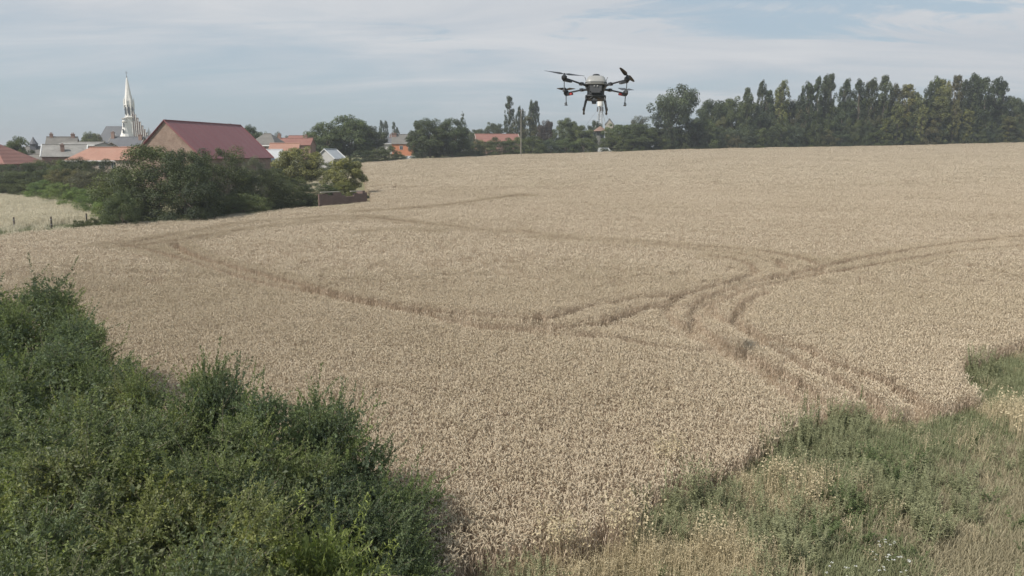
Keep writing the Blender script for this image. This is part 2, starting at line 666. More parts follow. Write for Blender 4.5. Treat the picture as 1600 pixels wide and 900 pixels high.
# ---------------------------------------------------------------- the land: one sheet to the horizon
def build_terrain():
    th = np.linspace(R(-180), R(180), 361)[:-1]
    rr = np.concatenate([[0.0, 3.0], np.geomspace(6, 400, 110), np.geomspace(430, 9000, 22)])
    V = [(0.0, 0.0, 0.0)]
    for r in rr[1:]:
        for t in th:
            V.append((r * math.sin(t), r * math.cos(t), 0))
    V = np.array(V)
    V[:, 2] = ground(V[:, 0], V[:, 1])
    n = len(th)
    fs = []
    for k in range(n):
        fs.append((0, 1 + (k + 1) % n, 1 + k))
    for i in range(len(rr) - 2):
        a = 1 + i * n
        for k in range(n):
            k2 = (k + 1) % n
            fs.append((a + k, a + k2, a + n + k2, a + n + k))
    me = bpy.data.meshes.new('ground')
    me.from_pydata(V.tolist(), [], fs)
    soil = inside(field, V[:, 0], V[:, 1]).astype(np.float32)
    a = me.attributes.new('soil', 'FLOAT', 'POINT')
    a.data.foreach_set('value', soil)
    m, nt, b = new_mat('ground')
    at = nt.nodes.new('ShaderNodeAttribute')
    at.attribute_name = 'soil'
    n1 = tex_noise(nt, 0.25, 8, 0.7)
    n2 = tex_noise(nt, 4.0, 8, 0.7)
    n3 = tex_noise(nt, 0.012, 5, 0.6)
    grass = mixc(nt, rng_map(nt, n1, 0.35, 0.65), (0.10, 0.115, 0.05), (0.22, 0.19, 0.11))
    grass = mixc(nt, rng_map(nt, n3, 0.45, 0.6), grass, (0.26, 0.23, 0.14))
    soilc = mixc(nt, rng_map(nt, n2, 0.35, 0.65), (0.17, 0.125, 0.085), (0.29, 0.225, 0.15))
    nt.links.new(mixc(nt, at.outputs['Fac'], grass, soilc), b.inputs['Base Color'])
    b.inputs['Roughness'].default_value = 0.95
    b.inputs['Specular IOR Level'].default_value = 0.1
    me.materials.append(m)
    me.polygons.foreach_set('use_smooth', [True] * len(fs))
    me.update()
    o = link('ground', me)
    tag(o, 'gently rising farmland under the wheat, verge and village', 'ground', kind='structure')


build_terrain()


# ---------------------------------------------------------------- scattering of uncountable plants
def scatter_group(n_lod, sources):
    ng = bpy.data.node_groups.new('scatter', 'GeometryNodeTree')
    ng.interface.new_socket('Geometry', in_out='INPUT', socket_type='NodeSocketGeometry')
    ng.interface.new_socket('Geometry', in_out='OUTPUT', socket_type='NodeSocketGeometry')
    N, L = ng.nodes.new, ng.links.new
    gi, go = N('NodeGroupInput'), N('NodeGroupOutput')
    join = N('GeometryNodeJoinGeometry')

    def attr(nm, ty):
        n = N('GeometryNodeInputNamedAttribute')
        n.data_type = ty
        n.inputs[0].default_value = nm
        return n.outputs[0]
    for k in range(n_lod):
        cmp_ = N('FunctionNodeCompare')
        cmp_.data_type = 'INT'
        cmp_.operation = 'EQUAL'
        ia = [s for s in cmp_.inputs if s.type == 'INT']
        L(attr('lod', 'INT'), ia[0])
        ia[1].default_value = k
        iop = N('GeometryNodeInstanceOnPoints')
        L(gi.outputs[0], iop.inputs['Points'])
        L(cmp_.outputs[0], iop.inputs['Selection'])
        jj = N('GeometryNodeJoinGeometry')
        for so in sources[k]:
            oi = N('GeometryNodeObjectInfo')
            oi.inputs['Object'].default_value = so
            oi.inputs['As Instance'].default_value = True
            oi.transform_space = 'ORIGINAL'
            L(oi.outputs['Geometry'], jj.inputs[0])
        L(jj.outputs[0], iop.inputs['Instance'])
        iop.inputs['Pick Instance'].default_value = True
        L(attr('pick', 'INT'), iop.inputs['Instance Index'])
        L(attr('rot', 'FLOAT_VECTOR'), iop.inputs['Rotation'])
        L(attr('scl', 'FLOAT_VECTOR'), iop.inputs['Scale'])
        L(iop.outputs[0], join.inputs[0])
    L(join.outputs[0], go.inputs[0])
    return ng


def scatter(name, P, rot, scl, lod, sources, label, cat, rng):
    """one object: P points carrying plants picked from the sources (which stand among them)"""
    me = bpy.data.meshes.new(name)
    me.vertices.add(len(P))
    me.vertices.foreach_set('co', np.asarray(P, np.float32).ravel())
    for nm, ty, key, arr in (('rot', 'FLOAT_VECTOR', 'vector', rot), ('scl', 'FLOAT_VECTOR', 'vector', scl)):
        a = me.attributes.new(nm, ty, 'POINT')
        a.data.foreach_set(key, np.asarray(arr, np.float32).ravel())
    a = me.attributes.new('lod', 'INT', 'POINT')
    a.data.foreach_set('value', np.asarray(lod, np.int32))
    a = me.attributes.new('pick', 'INT', 'POINT')
    a.data.foreach_set('value', rng.integers(0, 64, len(P)).astype(np.int32))
    o = link(name, me)
    tag(o, label, cat, kind='stuff')
    # the sources are plants of the same stand, in a spot of their own
    for k, ss in enumerate(sources):
        idx = np.nonzero(np.asarray(lod) == k)[0]
        for s in ss:
            if len(idx):
                p = P[idx[rng.integers(0, len(idx))]]
            else:
                p = P[0]
            s.parent = o
            s.location = (float(p[0]), float(p[1]), float(p[2]))
            s['kind'] = 'stuff'
    md = o.modifiers.new('scatter', 'NODES')
    md.node_group = scatter_group(len(sources), sources)
    return o


def jgrid(x0, x1, y0, y1, s, rng, test):
    xs = np.arange(x0, x1, s)
    ys = np.arange(y0, y1, s)
    X, Y = np.meshgrid(xs, ys)
    X = X.ravel() + rng.uniform(-.5, .5, X.size) * s
    Y = Y.ravel() + rng.uniform(-.5, .5, Y.size) * s
    k = test(X, Y)
    return X[k], Y[k]


def strip(pts, wid, side):
    """quad ribbon along pts (n,3) with half width vector side*wid"""
    n = len(pts)
    V = np.empty((2 * n, 3))
    V[0::2] = pts - side * wid[:, None]
    V[1::2] = pts + side * wid[:, None]
    Q = [(2 * i, 2 * i + 1, 2 * i + 3, 2 * i + 2) for i in range(n - 1)]
    return V, Q


class Acc:
    def __init__(self):
        self.V, self.Q, self.I, self.n = [], [], [], 0

    def add(self, V, Q, mi=0):
        self.V.append(V)
        self.Q.append(np.asarray(Q) + self.n)
        self.I.append(np.full(len(Q), mi))
        self.n += len(V)

    def mesh(self, name, mats):
        return np_mesh(name, np.vstack(self.V), np.vstack(self.Q), mats, midx=np.concatenate(self.I))


def wheat_clump(name, rng, size, count, ear_w, ear_l, stem_w, fine=True, low=False):
    acc = Acc()
    for _ in range(count):
        x, y = rng.uniform(-.5, .5, 2) * size
        h = rng.normal(0.74, 0.06)
        a = rng.uniform(0, 2 * math.pi)
        lean = rng.uniform(0.02, 0.12)
        d = np.array([math.cos(a), math.sin(a), 0])
        if low:
            h *= rng.uniform(.25, .6)
            lean = rng.uniform(.2, .5)
        base = np.array([x, y, 0.0])
        top = base + d * lean + np.array([0, 0, h])
        mid = base + d * lean * 0.3 + np.array([0, 0, h * 0.55])
        s = np.array([-math.sin(a + 1), math.cos(a + 1), 0])
        if fine:
            V, Q = strip(np.array([base, mid, top]), np.array([1, .9, .7]) * stem_w / 2, s)
        else:
            V, Q = strip(np.array([base + (0, 0, .2), top]), np.array([1, .8]) * stem_w / 2, s)
        acc.add(V, Q, 1)
        # nodding ear
        nod = rng.uniform(0.4, 1.4)
        k = 4 if fine else 3
        pts = [top]
        ang = rng.uniform(0.2, 0.7)
        L = ear_l * rng.uniform(.8, 1.2)
        for i in range(k):
            step = L / k
            pts.append(pts[-1] + (d * math.sin(ang) + np.array([0, 0, math.cos(ang)])) * step)
            ang += nod * 2.0 / k
        pts = np.array(pts)
        w = np.interp(np.linspace(0, 1, k + 1), [0, .2, .7, 1], [.45, 1, .8, .15]) * ear_w / 2
        side = np.array([-d[1], d[0], 0])
        V, Q = strip(pts, w, side)
        acc.add(V, Q, 0)
        if fine:
            V, Q = strip(pts, w * .8, np.cross(side, np.array([d[0] * .7, d[1] * .7, .7])))
            acc.add(V, Q, 0)
        # a dry leaf hanging from the stem
        if rng.random() < (.8 if fine else .35):
            b = rng.uniform(0, 2 * math.pi)
            e = np.array([math.cos(b), math.sin(b), 0])
            z0 = h * rng.uniform(.45, .8)
            p0 = base + d * lean * .5 + np.array([0, 0, z0])
            ll = rng.uniform(.08, .16)
            pts = np.array([p0, p0 + e * ll * .5 + (0, 0, ll * .5), p0 + e * ll + (0, 0, -ll * .1), p0 + e * ll * 1.1 + (0, 0, -ll * .9)])
            V, Q = strip(pts, np.array([.6, 1, .8, .1]) * stem_w * 1.2, np.array([-e[1], e[0], 0]))
            acc.add(V, Q, 1)
    return link(name, acc.mesh(name, [M['ear'], M['stem']]))


def build_wheat():
    rng = np.random.default_rng(11)
    near = [wheat_clump('wheat_clump', rng, .27, 19, .026, .12, .007) for _ in range(8)]
    mid = [wheat_clump('wheat_clump', rng, .55, 46, .026, .11, .010, fine=False) for _ in range(6)]
    far = [wheat_clump('wheat_clump', rng, 1.4, 170, .045, .14, .02, fine=False) for _ in range(5)]
    low = [wheat_clump('lodged_wheat_clump', rng, .35, 9, .017, .09, .006, low=True) for _ in range(4)]

    def base(x, y):
        return (np.abs(x) < 0.75 * y + 7) & inside(field, x, y)
    X, Y, Ld, Sz = [], [], [], []
    NEAR, MID = 48, 125
    x, y = jgrid(-48, 48, 5, NEAR + 7, .25, rng, base)
    k = rng.random(len(x)) > (y - (NEAR - 7)) / 14
    x, y = x[k], y[k]
    td = track_dist(x, y) + rng.normal(0, .05, len(x))
    td[~thin(x, y, rng)] = -.05
    k = td > 0.02
    edge = np.clip(td / .35, 0, 1)
    X += [x[k]]; Y += [y[k]]; Ld += [np.zeros(k.sum())]
    Sz += [(0.86 + .14 * edge)[k]]
    k2 = (td <= -0.02) & (rng.random(len(x)) < .75)
    X += [x[k2]]; Y += [y[k2]]; Ld += [np.full(k2.sum(), 3)]; Sz += [np.ones(k2.sum())]
    # mid: coarse clumps away from the tracks, fine ones beside them
    x, y = jgrid(-105, 105, NEAR - 7, MID + 10, .5, rng, base)
    k = (rng.random(len(x)) < (y - (NEAR - 7)) / 14) & (rng.random(len(x)) > (y - (MID - 10)) / 20)
    x, y = x[k], y[k]
    td = track_dist(x, y)
    k = td > 1.0
    X += [x[k]]; Y += [y[k]]; Ld += [np.ones(k.sum())]; Sz += [np.ones(k.sum())]
    x, y = jgrid(-80, 80, NEAR - 7, MID, .27, rng, base)
    k = rng.random(len(x)) < (y - (NEAR - 7)) / 14
    x, y = x[k], y[k]
    td = track_dist(x, y)
    k = (td > 0.03) & (td <= 1.05)
    X += [x[k]]; Y += [y[k]]; Ld += [np.zeros(k.sum())]; Sz += [np.ones(k.sum())]
    k2 = (td <= -0.02) & (rng.random(len(x)) < .6)
    X += [x[k2]]; Y += [y[k2]]; Ld += [np.full(k2.sum(), 3)]; Sz += [np.ones(k2.sum())]
    x, y = jgrid(-230, 240, MID - 10, 306, 1.15, rng, base)
    k = rng.random(len(x)) < (y - (MID - 10)) / 20
    x, y = x[k], y[k]
    X += [x]; Y += [y]; Ld += [np.full(len(x), 2)]; Sz += [np.ones(len(x))]
    X, Y, Ld, Sz = map(np.concatenate, (X, Y, Ld, Sz))
    n = len(X)
    hv = 0.86 + .20 * vnoise(X, Y, 7, 1) + .14 * vnoise(X, Y, 1.5, 2) + rng.normal(0, .02, n)
    P = np.stack([X, Y, ground(X, Y) - .01], 1)
    rot = np.stack([rng.normal(0, .03, n), rng.normal(0, .03, n), rng.uniform(0, 6.283, n)], 1)
    scl = np.stack([np.ones(n), np.ones(n), hv * Sz], 1)
    scatter('wheat', P, rot, scl, Ld, [near, mid, far, low], 'ripe golden wheat covering the whole field up to the tree line', 'wheat', rng)
    print('wheat points', n, {k: int((Ld == k).sum()) for k in range(4)})


build_wheat()

# ---------------------------------------------------------------- trees and bushes
def leaves_np(C, Nrm, L, W, rng):
    """diamond leaves centred at C, facing Nrm (n,3)"""
    n = len(C)
    Nrm = Nrm / (np.linalg.norm(Nrm, axis=1, keepdims=True) + 1e-9)
    r = rng.normal(size=(n, 3))
    A = np.cross(Nrm, r)
    A /= np.linalg.norm(A, axis=1, keepdims=True) + 1e-9
    B = np.cross(Nrm, A)
    L = np.broadcast_to(np.asarray(L), (n,))[:, None]
    W = np.broadcast_to(np.asarray(W), (n,))[:, None]
    V = np.empty((n, 4, 3))
    V[:, 0] = C - A * L / 2
    V[:, 1] = C + B * W / 2 + Nrm * W * .12
    V[:, 2] = C + A * L / 2
    V[:, 3] = C - B * W / 2 + Nrm * W * .12
    return V.reshape(-1, 3)


def quads_for(n):
    return np.arange(n * 4, dtype=np.int32).reshape(n, 4)


def clump_crown(name, rng, centers, radii, per, leaf, flat=0.75, up=0.35, tints=None):
    Cs, Ns, Ts = [], [], []
    for i, (c, r) in enumerate(zip(centers, radii)):
        k = max(8, int(per * (r / np.mean(radii)) ** 2))
        d = rng.normal(size=(k, 3))
        d /= np.linalg.norm(d, axis=1, keepdims=True)
        rad = r * rng.uniform(.45, 1.12, k) ** .6
        p = c + d * rad[:, None] * np.array([1, 1, flat])
        Cs.append(p)
        Ns.append(d + rng.normal(size=(k, 3)) * .55 + np.array([0, 0, up]))
        t = tints[i] if tints is not None else rng.uniform(.1, .9)
        Ts.append(np.clip(np.full(k, t) + rng.normal(0, .12, k), 0, 1))
    C, Nn, T = np.vstack(Cs), np.vstack(Ns), np.concatenate(Ts)
    n = len(C)
    L = leaf * rng.uniform(.6, 1.3, n)
    V = leaves_np(C, Nn, L, L * .62, rng)
    return np_mesh(name, V, quads_for(n), [M['leaf']], {'tint': np.repeat(T, 4)})


def broad_mesh(seed, n=115, per=230, leaf=.026, low=.10, lean=0.0, ragged=.0):
    """unit broadleaf crown: about 1 wide, reaching z = 1"""
    rng = np.random.default_rng(seed)
    cs, rs = [], []
    cz, sz = (1 + low) / 2, (1 - low) / 2
    lobes = rng.uniform(-1, 1, (6, 3))
    while len(cs) < n:
        d = rng.normal(size=3)
        d /= np.linalg.norm(d)
        s = rng.uniform(.25, 1) ** .45
        bump = 1 + .16 * math.sin(3 * math.atan2(d[1], d[0]) + seed) + .10 * math.sin(5 * d[2] + 2 * seed) + ragged * rng.uniform(-1, .6)
        r = rng.uniform(.065, .125)
        p = np.array([d[0] * (.5 - r * .6) * s * bump, d[1] * (.5 - r * .6) * s * bump, cz + d[2] * (sz - r * .5) * s * (.6 + .4 * bump)])
        p[0] += lean * (p[2] - .4)
        if p[2] < low * .8:
            continue
        cs.append(p)
        rs.append(r)
    me = clump_crown('crown', rng, cs, rs, per, leaf)
    top = max(c[2] + r for c, r in zip(cs, rs))
    me['hscale'] = 1 / top
    return me, cs


def dome_mesh(seed, n=90, per=150, leaf=.026, shoots=0):
    """unit bush that comes down to the ground, 1 wide and 1 high"""
    rng = np.random.default_rng(seed)
    cs, rs = [], []
    while len(cs) < n:
        a = rng.uniform(0, 2 * math.pi)
        z = rng.uniform(0.04, .93)
        rr = (.46 * (1 - max(0, z - .3) ** 2 * 1.75) ** .5) * (1 + .15 * math.sin(3 * a + seed) + .10 * math.sin(7 * a + z * 9))
        s = rng.uniform(.3, 1) ** .4
        cs.append(np.array([math.cos(a) * rr * s, math.sin(a) * rr * s, z * (.9 + .13 * math.sin(2 * a + seed * 2))]))
        rs.append(rng.uniform(.06, .12))
    for k in range(26):
        a = 2 * math.pi * k / 26
        cs.append(np.array([math.cos(a) * .40, math.sin(a) * .40, .05 + .05 * (k % 3)]))
        rs.append(.09)
    for _ in range(shoots):
        a, s = rng.uniform(0, 2 * math.pi), rng.uniform(0, .38)
        zz = rng.uniform(.84, .93)
        for q in range(2):
            cs.append(np.array([math.cos(a) * s, math.sin(a) * s, zz + rng.uniform(.03, .05) * q - s * .25]))
            rs.append(rng.uniform(.03, .06))
    me = clump_crown('crown', rng, cs, rs, per, leaf)
    return me, cs


def poplar_mesh(seed, n=120, per=75, leaf=.017, split=False):
    """unit column tree: z 0..1, drawn at real proportions about .16 wide"""
    rng = np.random.default_rng(seed)
    cs, rs = [], []
    bend = rng.uniform(-.012, .012, 2)
    for i in range(n):
        z = rng.uniform(.06, .99)
        env = .085 * min(1, (z / .18) ** .6) * min(1, ((1.03 - z) / .22) ** .6) * (1 + .18 * math.sin(z * 23 + seed) + .12 * math.sin(z * 51))
        a = rng.uniform(0, 6.283)
        s = rng.uniform(.0, 1) ** .4
        r = rng.uniform(.014, .030)
        cs.append(np.array([math.cos(a) * env * s + bend[0] * z * 3, math.sin(a) * env * s + bend[1] * z * 3, z]))
        rs.append(r)
    for k in range(14):
        cs.append(np.array([bend[0] * 3 * .9, bend[1] * 3 * .9, .80 + .2 * k / 14]))
        rs.append(.016)
    me = clump_crown('crown', rng, cs, rs, per, leaf, flat=1.9)
    return me, cs


def conifer_mesh(seed):
    rng = np.random.default_rng(seed)
    cs, rs = [], []
    for z in rng.uniform(.08, .97, 46):
        w = .27 * (1.04 - z) ** .8 + .02
        k = max(2, int(9 * (1.1 - z)))
        for q in range(k):
            a = rng.uniform(0, 6.283)
            s = rng.uniform(.35, 1.1)
            cs.append(np.array([math.cos(a) * w * s, math.sin(a) * w * s, z - .05 * s]))
            rs.append(.03)
    cs.append(np.array([0, 0, .99]))
    rs.append(.02)
    me = clump_crown('crown', rng, cs, rs, 26, .022, flat=.9)
    return me, cs


def trunk_mesh(rng, cs, top=.75, r0=.03, limbs=7, lean=0.0, mat='bark', base_split=1):
    mb = MB()
    z = np.linspace(0, top, 6)
    pts = [(lean * (q - .4) * (q > .4) + rng.uniform(-.008, .008), rng.uniform(-.008, .008), q) for q in z]
    mb.tube(pts, [r0 * (1 - .8 * q / top) for q in z], 8)
    for i in rng.permutation(len(cs))[:limbs]:
        c = cs[i]
        s = rng.uniform(.2, .6) * top
        j = s * .0
        p0 = np.array([lean * max(0, s - .4), 0, s])
        m = (p0 + c) / 2 + np.array([0, 0, -.02])
        mb.tube([p0, m, c], [r0 * .45, r0 * .28, r0 * .08], 6)
    me = mb.build('trunk', M[mat], None, smooth=True)
    d = me.data
    bpy.data.objects.remove(me)
    return d


KIND = {}


def make_kinds():
    rng = np.random.default_rng(5)
    for k, s in enumerate((3, 8, 14, 21, 27)):
        me, cs = broad_mesh(s)
        KIND['broad%d' % k] = (me, trunk_mesh(rng, cs), 1.0)
    for k, s in enumerate((5, 9, 13)):
        me, cs = broad_mesh(s, n=70, per=110, leaf=.03, low=.1, ragged=.22)
        KIND['ragged%d' % k] = (me, trunk_mesh(rng, cs, r0=.022, limbs=10), 1.0)
    for k, s in enumerate((4, 11, 17, 23)):
        me, cs = dome_mesh(s)
        KIND['bush%d' % k] = (me, trunk_mesh(rng, cs, top=.55, r0=.016, limbs=8), 1.0)
    for k, s in enumerate((31, 37, 43, 47)):
        me, cs = dome_mesh(s, n=170, per=210, leaf=.0165, shoots=18)
        KIND['fine%d' % k] = (me, trunk_mesh(rng, cs, top=.55, r0=.012, limbs=14), 1.0)
    for k, s in enumerate((2, 6, 10, 15, 19, 24)):
        me, cs = poplar_mesh(s)
        KIND['poplar%d' % k] = (me, trunk_mesh(rng, cs, top=.9, r0=.012, limbs=6), .17)
    me, cs = conifer_mesh(7)
    KIND['conifer0'] = (me, trunk_mesh(rng, cs, top=.96, r0=.016, limbs=0), .5)


make_kinds()
GREEN = {
    'dark': (0.078, 0.102, 0.052), 'mid': (0.105, 0.135, 0.060), 'light': (0.135, 0.170, 0.070), 'yellow': (0.20, 0.21, 0.09),
    'blue': (0.078, 0.108, 0.070), 'purple': (0.085, 0.070, 0.066), 'olive': (0.145, 0.145, 0.075), 'bright': (0.175, 0.250, 0.080),
    'grey': (0.125, 0.135, 0.095),
}
trng = np.random.default_rng(77)


def plant(kind, px, top, wpx, Y, tone, name, label, cat, group=None, base=None, rz=None, depth=None):
    me, tr, unit_w = KIND[kind]
    x = (px - 800) / F * Y * CA
    for _ in range(3):
        g = gz(x, Y)
        x = xat(px, Y, g + 5)
    z1 = zat(top, Y)
    H = max(.5, z1 - g)
    W = wpx / F * Y
    o = empty(name, (x, Y, g - .05), trng.uniform(0, 6.28) if rz is None else rz, label, cat, group)
    sxy = W / unit_w
    sy = sxy if depth is None else depth / unit_w
    o.scale = (sxy, sy, H)
    c = link('crown', me, o)
    t = link('trunk', tr, o)
    # foliage colour of this very tree: kind of leaf, a little different from tree to tree
    g_ = GREEN[tone]
    j = trng.uniform(.88, 1.12)
    c.color = (g_[0] * j * trng.uniform(.93, 1.07), g_[1] * j, g_[2] * j * trng.uniform(.9, 1.1), 1)
    return o


ORD = ['first', 'second', 'third', 'fourth', 'fifth', 'sixth', 'seventh', 'eighth', 'ninth', 'tenth', 'eleventh', 'twelfth', 'thirteenth',
       'fourteenth', 'fifteenth', 'sixteenth', 'seventeenth', 'eighteenth', 'nineteenth', 'twentieth', 'twenty-first', 'twenty-second',
       'twenty-third', 'twenty-fourth', 'twenty-fifth', 'twenty-sixth', 'twenty-seventh', 'twenty-eighth', 'twenty-ninth', 'thirtieth',
       'thirty-first', 'thirty-second', 'thirty-third', 'thirty-fourth', 'thirty-fifth', 'thirty-sixth']

# single trees, from the village on the left to the wood on the right
P = plant
P('broad1', 30, 214, 46, 165, 'mid', 'broadleaf_tree', 'round green tree rising just behind the red hipped roof at the far left', 'tree')
P('broad3', 12, 224, 26, 185, 'dark', 'broadleaf_tree', 'small dark tree half hidden behind the red hipped roof', 'tree')
P('broad0', 83, 230, 30, 260, 'dark', 'broadleaf_tree', 'low dark tree between the turret roof and the two-chimney house', 'tree')
P('broad2', 142, 204, 34, 250, 'light', 'broadleaf_tree', 'light green round tree beside the church nave', 'tree')
P('broad4', 155, 208, 22, 262, 'olive', 'broadleaf_tree', 'olive tree touching the left end of the church roof', 'tree')
P('broad0', 366, 191, 44, 215, 'dark', 'broadleaf_tree', 'dark tree top peeping over the maroon barn ridge', 'tree')
P('broad2', 392, 193, 40, 210, 'dark', 'broadleaf_tree', 'dark green tree behind the low end of the maroon barn', 'tree')
P('ragged0', 412, 203, 34, 230, 'mid', 'broadleaf_tree', 'ragged tree between the barn and the grey hipped house', 'tree')
P('ragged1', 434, 203, 16, 300, 'dark', 'broadleaf_tree', 'small sparse tree standing behind the grey hipped roof', 'tree')
P('broad3', 456, 211, 40, 330, 'dark', 'broadleaf_tree', 'low dark tree behind the red village roofs', 'tree')
P('broad1', 547, 181, 84, 232, 'mid', 'broadleaf_tree', 'largest round tree, left of the four thin poplars', 'tree')
P('broad4', 508, 190, 66, 228, 'mid', 'broadleaf_tree', 'wide green tree leaning out behind the white gabled shed', 'tree')
P('broad0', 576, 193, 54, 236, 'dark', 'broadleaf_tree', 'darker tree on the right flank of the largest round tree', 'tree')
P('broad2', 672, 183, 66, 240, 'dark', 'broadleaf_tree', 'dark domed tree just left of the conifer', 'tree')
P('broad4', 706, 184, 60, 243, 'dark', 'broadleaf_tree', 'dark dense tree directly in front of the conifer', 'tree')
P('broad1', 655, 200, 34, 246, 'dark', 'broadleaf_tree', 'small dark tree beside the brick house with orange wall', 'tree')
P('conifer0', 723, 174, 24, 256, 'dark', 'conifer_tree', 'lone dark conifer with a pointed top', 'tree')
P('broad3', 772, 190, 34, 330, 'dark', 'broadleaf_tree', 'dark tree left of the pair of tall poplars', 'tree')
P('broad0', 746, 200, 44, 380, 'mid', 'broadleaf_tree', 'low distant trees' if False else 'low distant tree behind the long red roof', 'tree')
P('ragged2', 822, 178, 48, 300, 'olive', 'broadleaf_tree', 'thin olive tree between the two clumps of tall poplars', 'tree')
P('broad2', 853, 186, 30, 290, 'purple', 'copper_beech_tree', 'purple-leaved tree right of the tall poplars', 'tree')
P('broad1', 884, 185, 46, 285, 'mid', 'broadleaf_tree', 'rounded green tree beside the purple-leaved tree', 'tree')
P('broad4', 908, 194, 46, 284, 'mid', 'broadleaf_tree', 'green tree left of the stone tower', 'tree')
P('broad0', 930, 186, 26, 345, 'dark', 'broadleaf_tree', 'dark tree seen through the legs of the mast', 'tree')
P('broad3', 966, 192, 50, 288, 'light', 'broadleaf_tree', 'light green tree just right of the stone tower', 'tree')
P('ragged0', 997, 178, 34, 300, 'grey', 'broadleaf_tree', 'greyish ragged tree between stone tower and leaning tree', 'tree')
P('broad2', 1000, 191, 64, 287, 'mid', 'broadleaf_tree', 'wide green tree left of the leaning tree', 'tree')
P('broad1', 1074, 186, 54, 292, 'blue', 'broadleaf_tree', 'bluish tree at the foot of the leaning tree', 'tree')
P('broad4', 1036, 190, 50, 294, 'dark', 'broadleaf_tree', 'dark tree under the crown of the leaning tree', 'tree')
for k, (px, top, w, tone) in enumerate([(1112, 152, 62, 'dark'), (1143, 150, 66, 'mid'), (1170, 156, 50, 'mid'), (1205, 152, 50, 'dark'), (1232, 153, 50, 'dark'),
                                        (1262, 158, 46, 'dark'), (1292, 160, 46, 'mid'), (1322, 156, 50, 'mid'), (1352, 150, 54, 'dark'), (1384, 151, 50, 'mid'),
                                        (1416, 152, 46, 'mid'), (1448, 156, 46, 'dark'), (1480, 154, 50, 'olive'), (1512, 150, 50, 'dark'), (1545, 150, 52, 'dark'),
                                        (1580, 148, 52, 'dark'), (1612, 150, 50, 'dark')]):
    P('broad%d' % (k * 3 % 5), px, top, w, 312 + (k * 7) % 9, tone, 'broadleaf_tree',
      '%s tall broadleaf tree from the left in the wood behind the poplars' % ORD[k], 'tree', 'broadleaf trees of the wood')
# leaning tree with bare lower trunk
me_l, cs_l = broad_mesh(61, n=80, per=160, leaf=.03, low=.34, lean=.40, ragged=.28)
KIND['lean'] = (me_l, trunk_mesh(np.random.default_rng(2), cs_l, top=.8, r0=.022, limbs=10, lean=.42, mat='bark_pale'), 1.0)
P('lean', 1046, 130, 74, 290, 'dark', 'leaning_tree', 'tall open tree leaning right with gaps in its crown', 'tree', rz=0)

# columns of poplars
small = [(596, 189, 8), (604, 189, 7), (617, 191, 7), (622, 199, 6)]
for k, (px, top, w) in enumerate(small):
    P('poplar%d' % k, px, top, w, 420, 'blue', 'poplar_tree', '%s of the four thin distant poplars beside the largest round tree' % ORD[k], 'tree',
      'four thin distant poplars')
mids = [(797, 151, 15), (810, 167, 9), (816, 171, 8), (831, 158, 11), (837, 159, 10)]
for k, (px, top, w) in enumerate(mids):
    P('poplar%d' % ((k + 2) % 6), px, top, w, 300, 'blue', 'poplar_tree', '%s of the five tall poplars left of the flying drone' % ORD[k], 'tree',
      'five poplars left of the drone')
row = [(1165, 139, 12, 'mid'), (1186, 127, 10, 'dark'), (1195, 142, 12, 'dark'), (1216, 127, 16, 'yellow'), (1249, 146, 9, 'dark'), (1257, 129, 13, 'dark'),
       (1275, 122, 12, 'dark'), (1285, 118, 11, 'dark'), (1294, 117, 12, 'dark'), (1314, 125, 14, 'dark'), (1338, 125, 15, 'dark'), (1358, 124, 14, 'dark'),
       (1377, 120, 15, 'mid'), (1394, 132, 14, 'olive'), (1408, 133, 18, 'yellow'), (1432, 145, 18, 'yellow'), (1447, 130, 12, 'dark'), (1455, 121, 13, 'mid'),
       (1466, 126, 15, 'yellow'), (1475, 127, 9, 'yellow'), (1485, 119, 14, 'olive'), (1500, 127, 13, 'dark'), (1513, 116, 15, 'dark'), (1521, 120, 12, 'dark'),
       (1534, 123, 15, 'dark'), (1550, 122, 16, 'dark'), (1563, 128, 15, 'dark')]
for k, (px, top, w, tone) in enumerate(row):
    P('poplar%d' % (k % 6), px, top, w * 1.35, 303 + (k * 5) % 6, tone, 'poplar_tree',
      '%s poplar from the left in the long row behind the field' % ORD[k], 'tree', 'long row of poplars behind the field')
for k, (px, top, w) in enumerate([(1385, 184, 15), (1401, 160, 17), (1440, 165, 14), (1468, 150, 24), (1488, 158, 14), (1510, 172, 16), (1576, 182, 18)]):
    P('poplar%d' % ((k * 2 + 1) % 6), px, top, w, 300, 'yellow', 'young_poplar_tree',
      '%s yellowish young poplar from the left standing before the tall row' % ORD[k], 'tree', 'yellowish young poplars')

# understorey along the far edge of the field
und = []
for k, px in enumerate(range(1010, 1625, 19)):
    Yb = float(np.interp(px, [1000, 1090, 1250, 1620], [285, 292, 302, 302]))
    top = 197 + 9 * math.sin(k * 2.1) + 7 * math.sin(k * 0.9 + 1)
    tone = ['blue', 'mid', 'dark', 'olive', 'blue', 'mid', 'dark', 'mid'][(k * 5) % 8]
    P('bush%d' % (k % 4), px, top - (px - 1000) * .01, 34 + 8 * math.sin(k * 1.7), Yb, tone, 'bush',
      '%s bush from the left along the foot of the wood' % ORD[k], 'bush', 'bushes along the foot of the wood')
for k, px in enumerate(range(664, 985, 28)):
    P('bush%d' % ((k + 1) % 4), px, 222 - (px - 588) * .028, 46, float(np.interp(px, [588, 750, 960], [262, 282, 305])), ['dark', 'mid', 'dark', 'blue'][k % 4], 'bush',
      '%s dark bush from the left in the back row behind the middle of the field' % ORD[k], 'bush', 'back row of bushes behind the middle of the field')
for k, px in enumerate(range(985, 1630, 30)):
    P('bush%d' % (k % 4), px, 200 - (px - 1000) * .012, 46, float(np.interp(px, [985, 1100, 1640], [296, 300, 318])), ['dark', 'mid', 'blue'][k % 3], 'bush',
      '%s dark bush from the left behind the front bushes of the wood' % ORD[k], 'bush', 'back row of bushes of the wood')
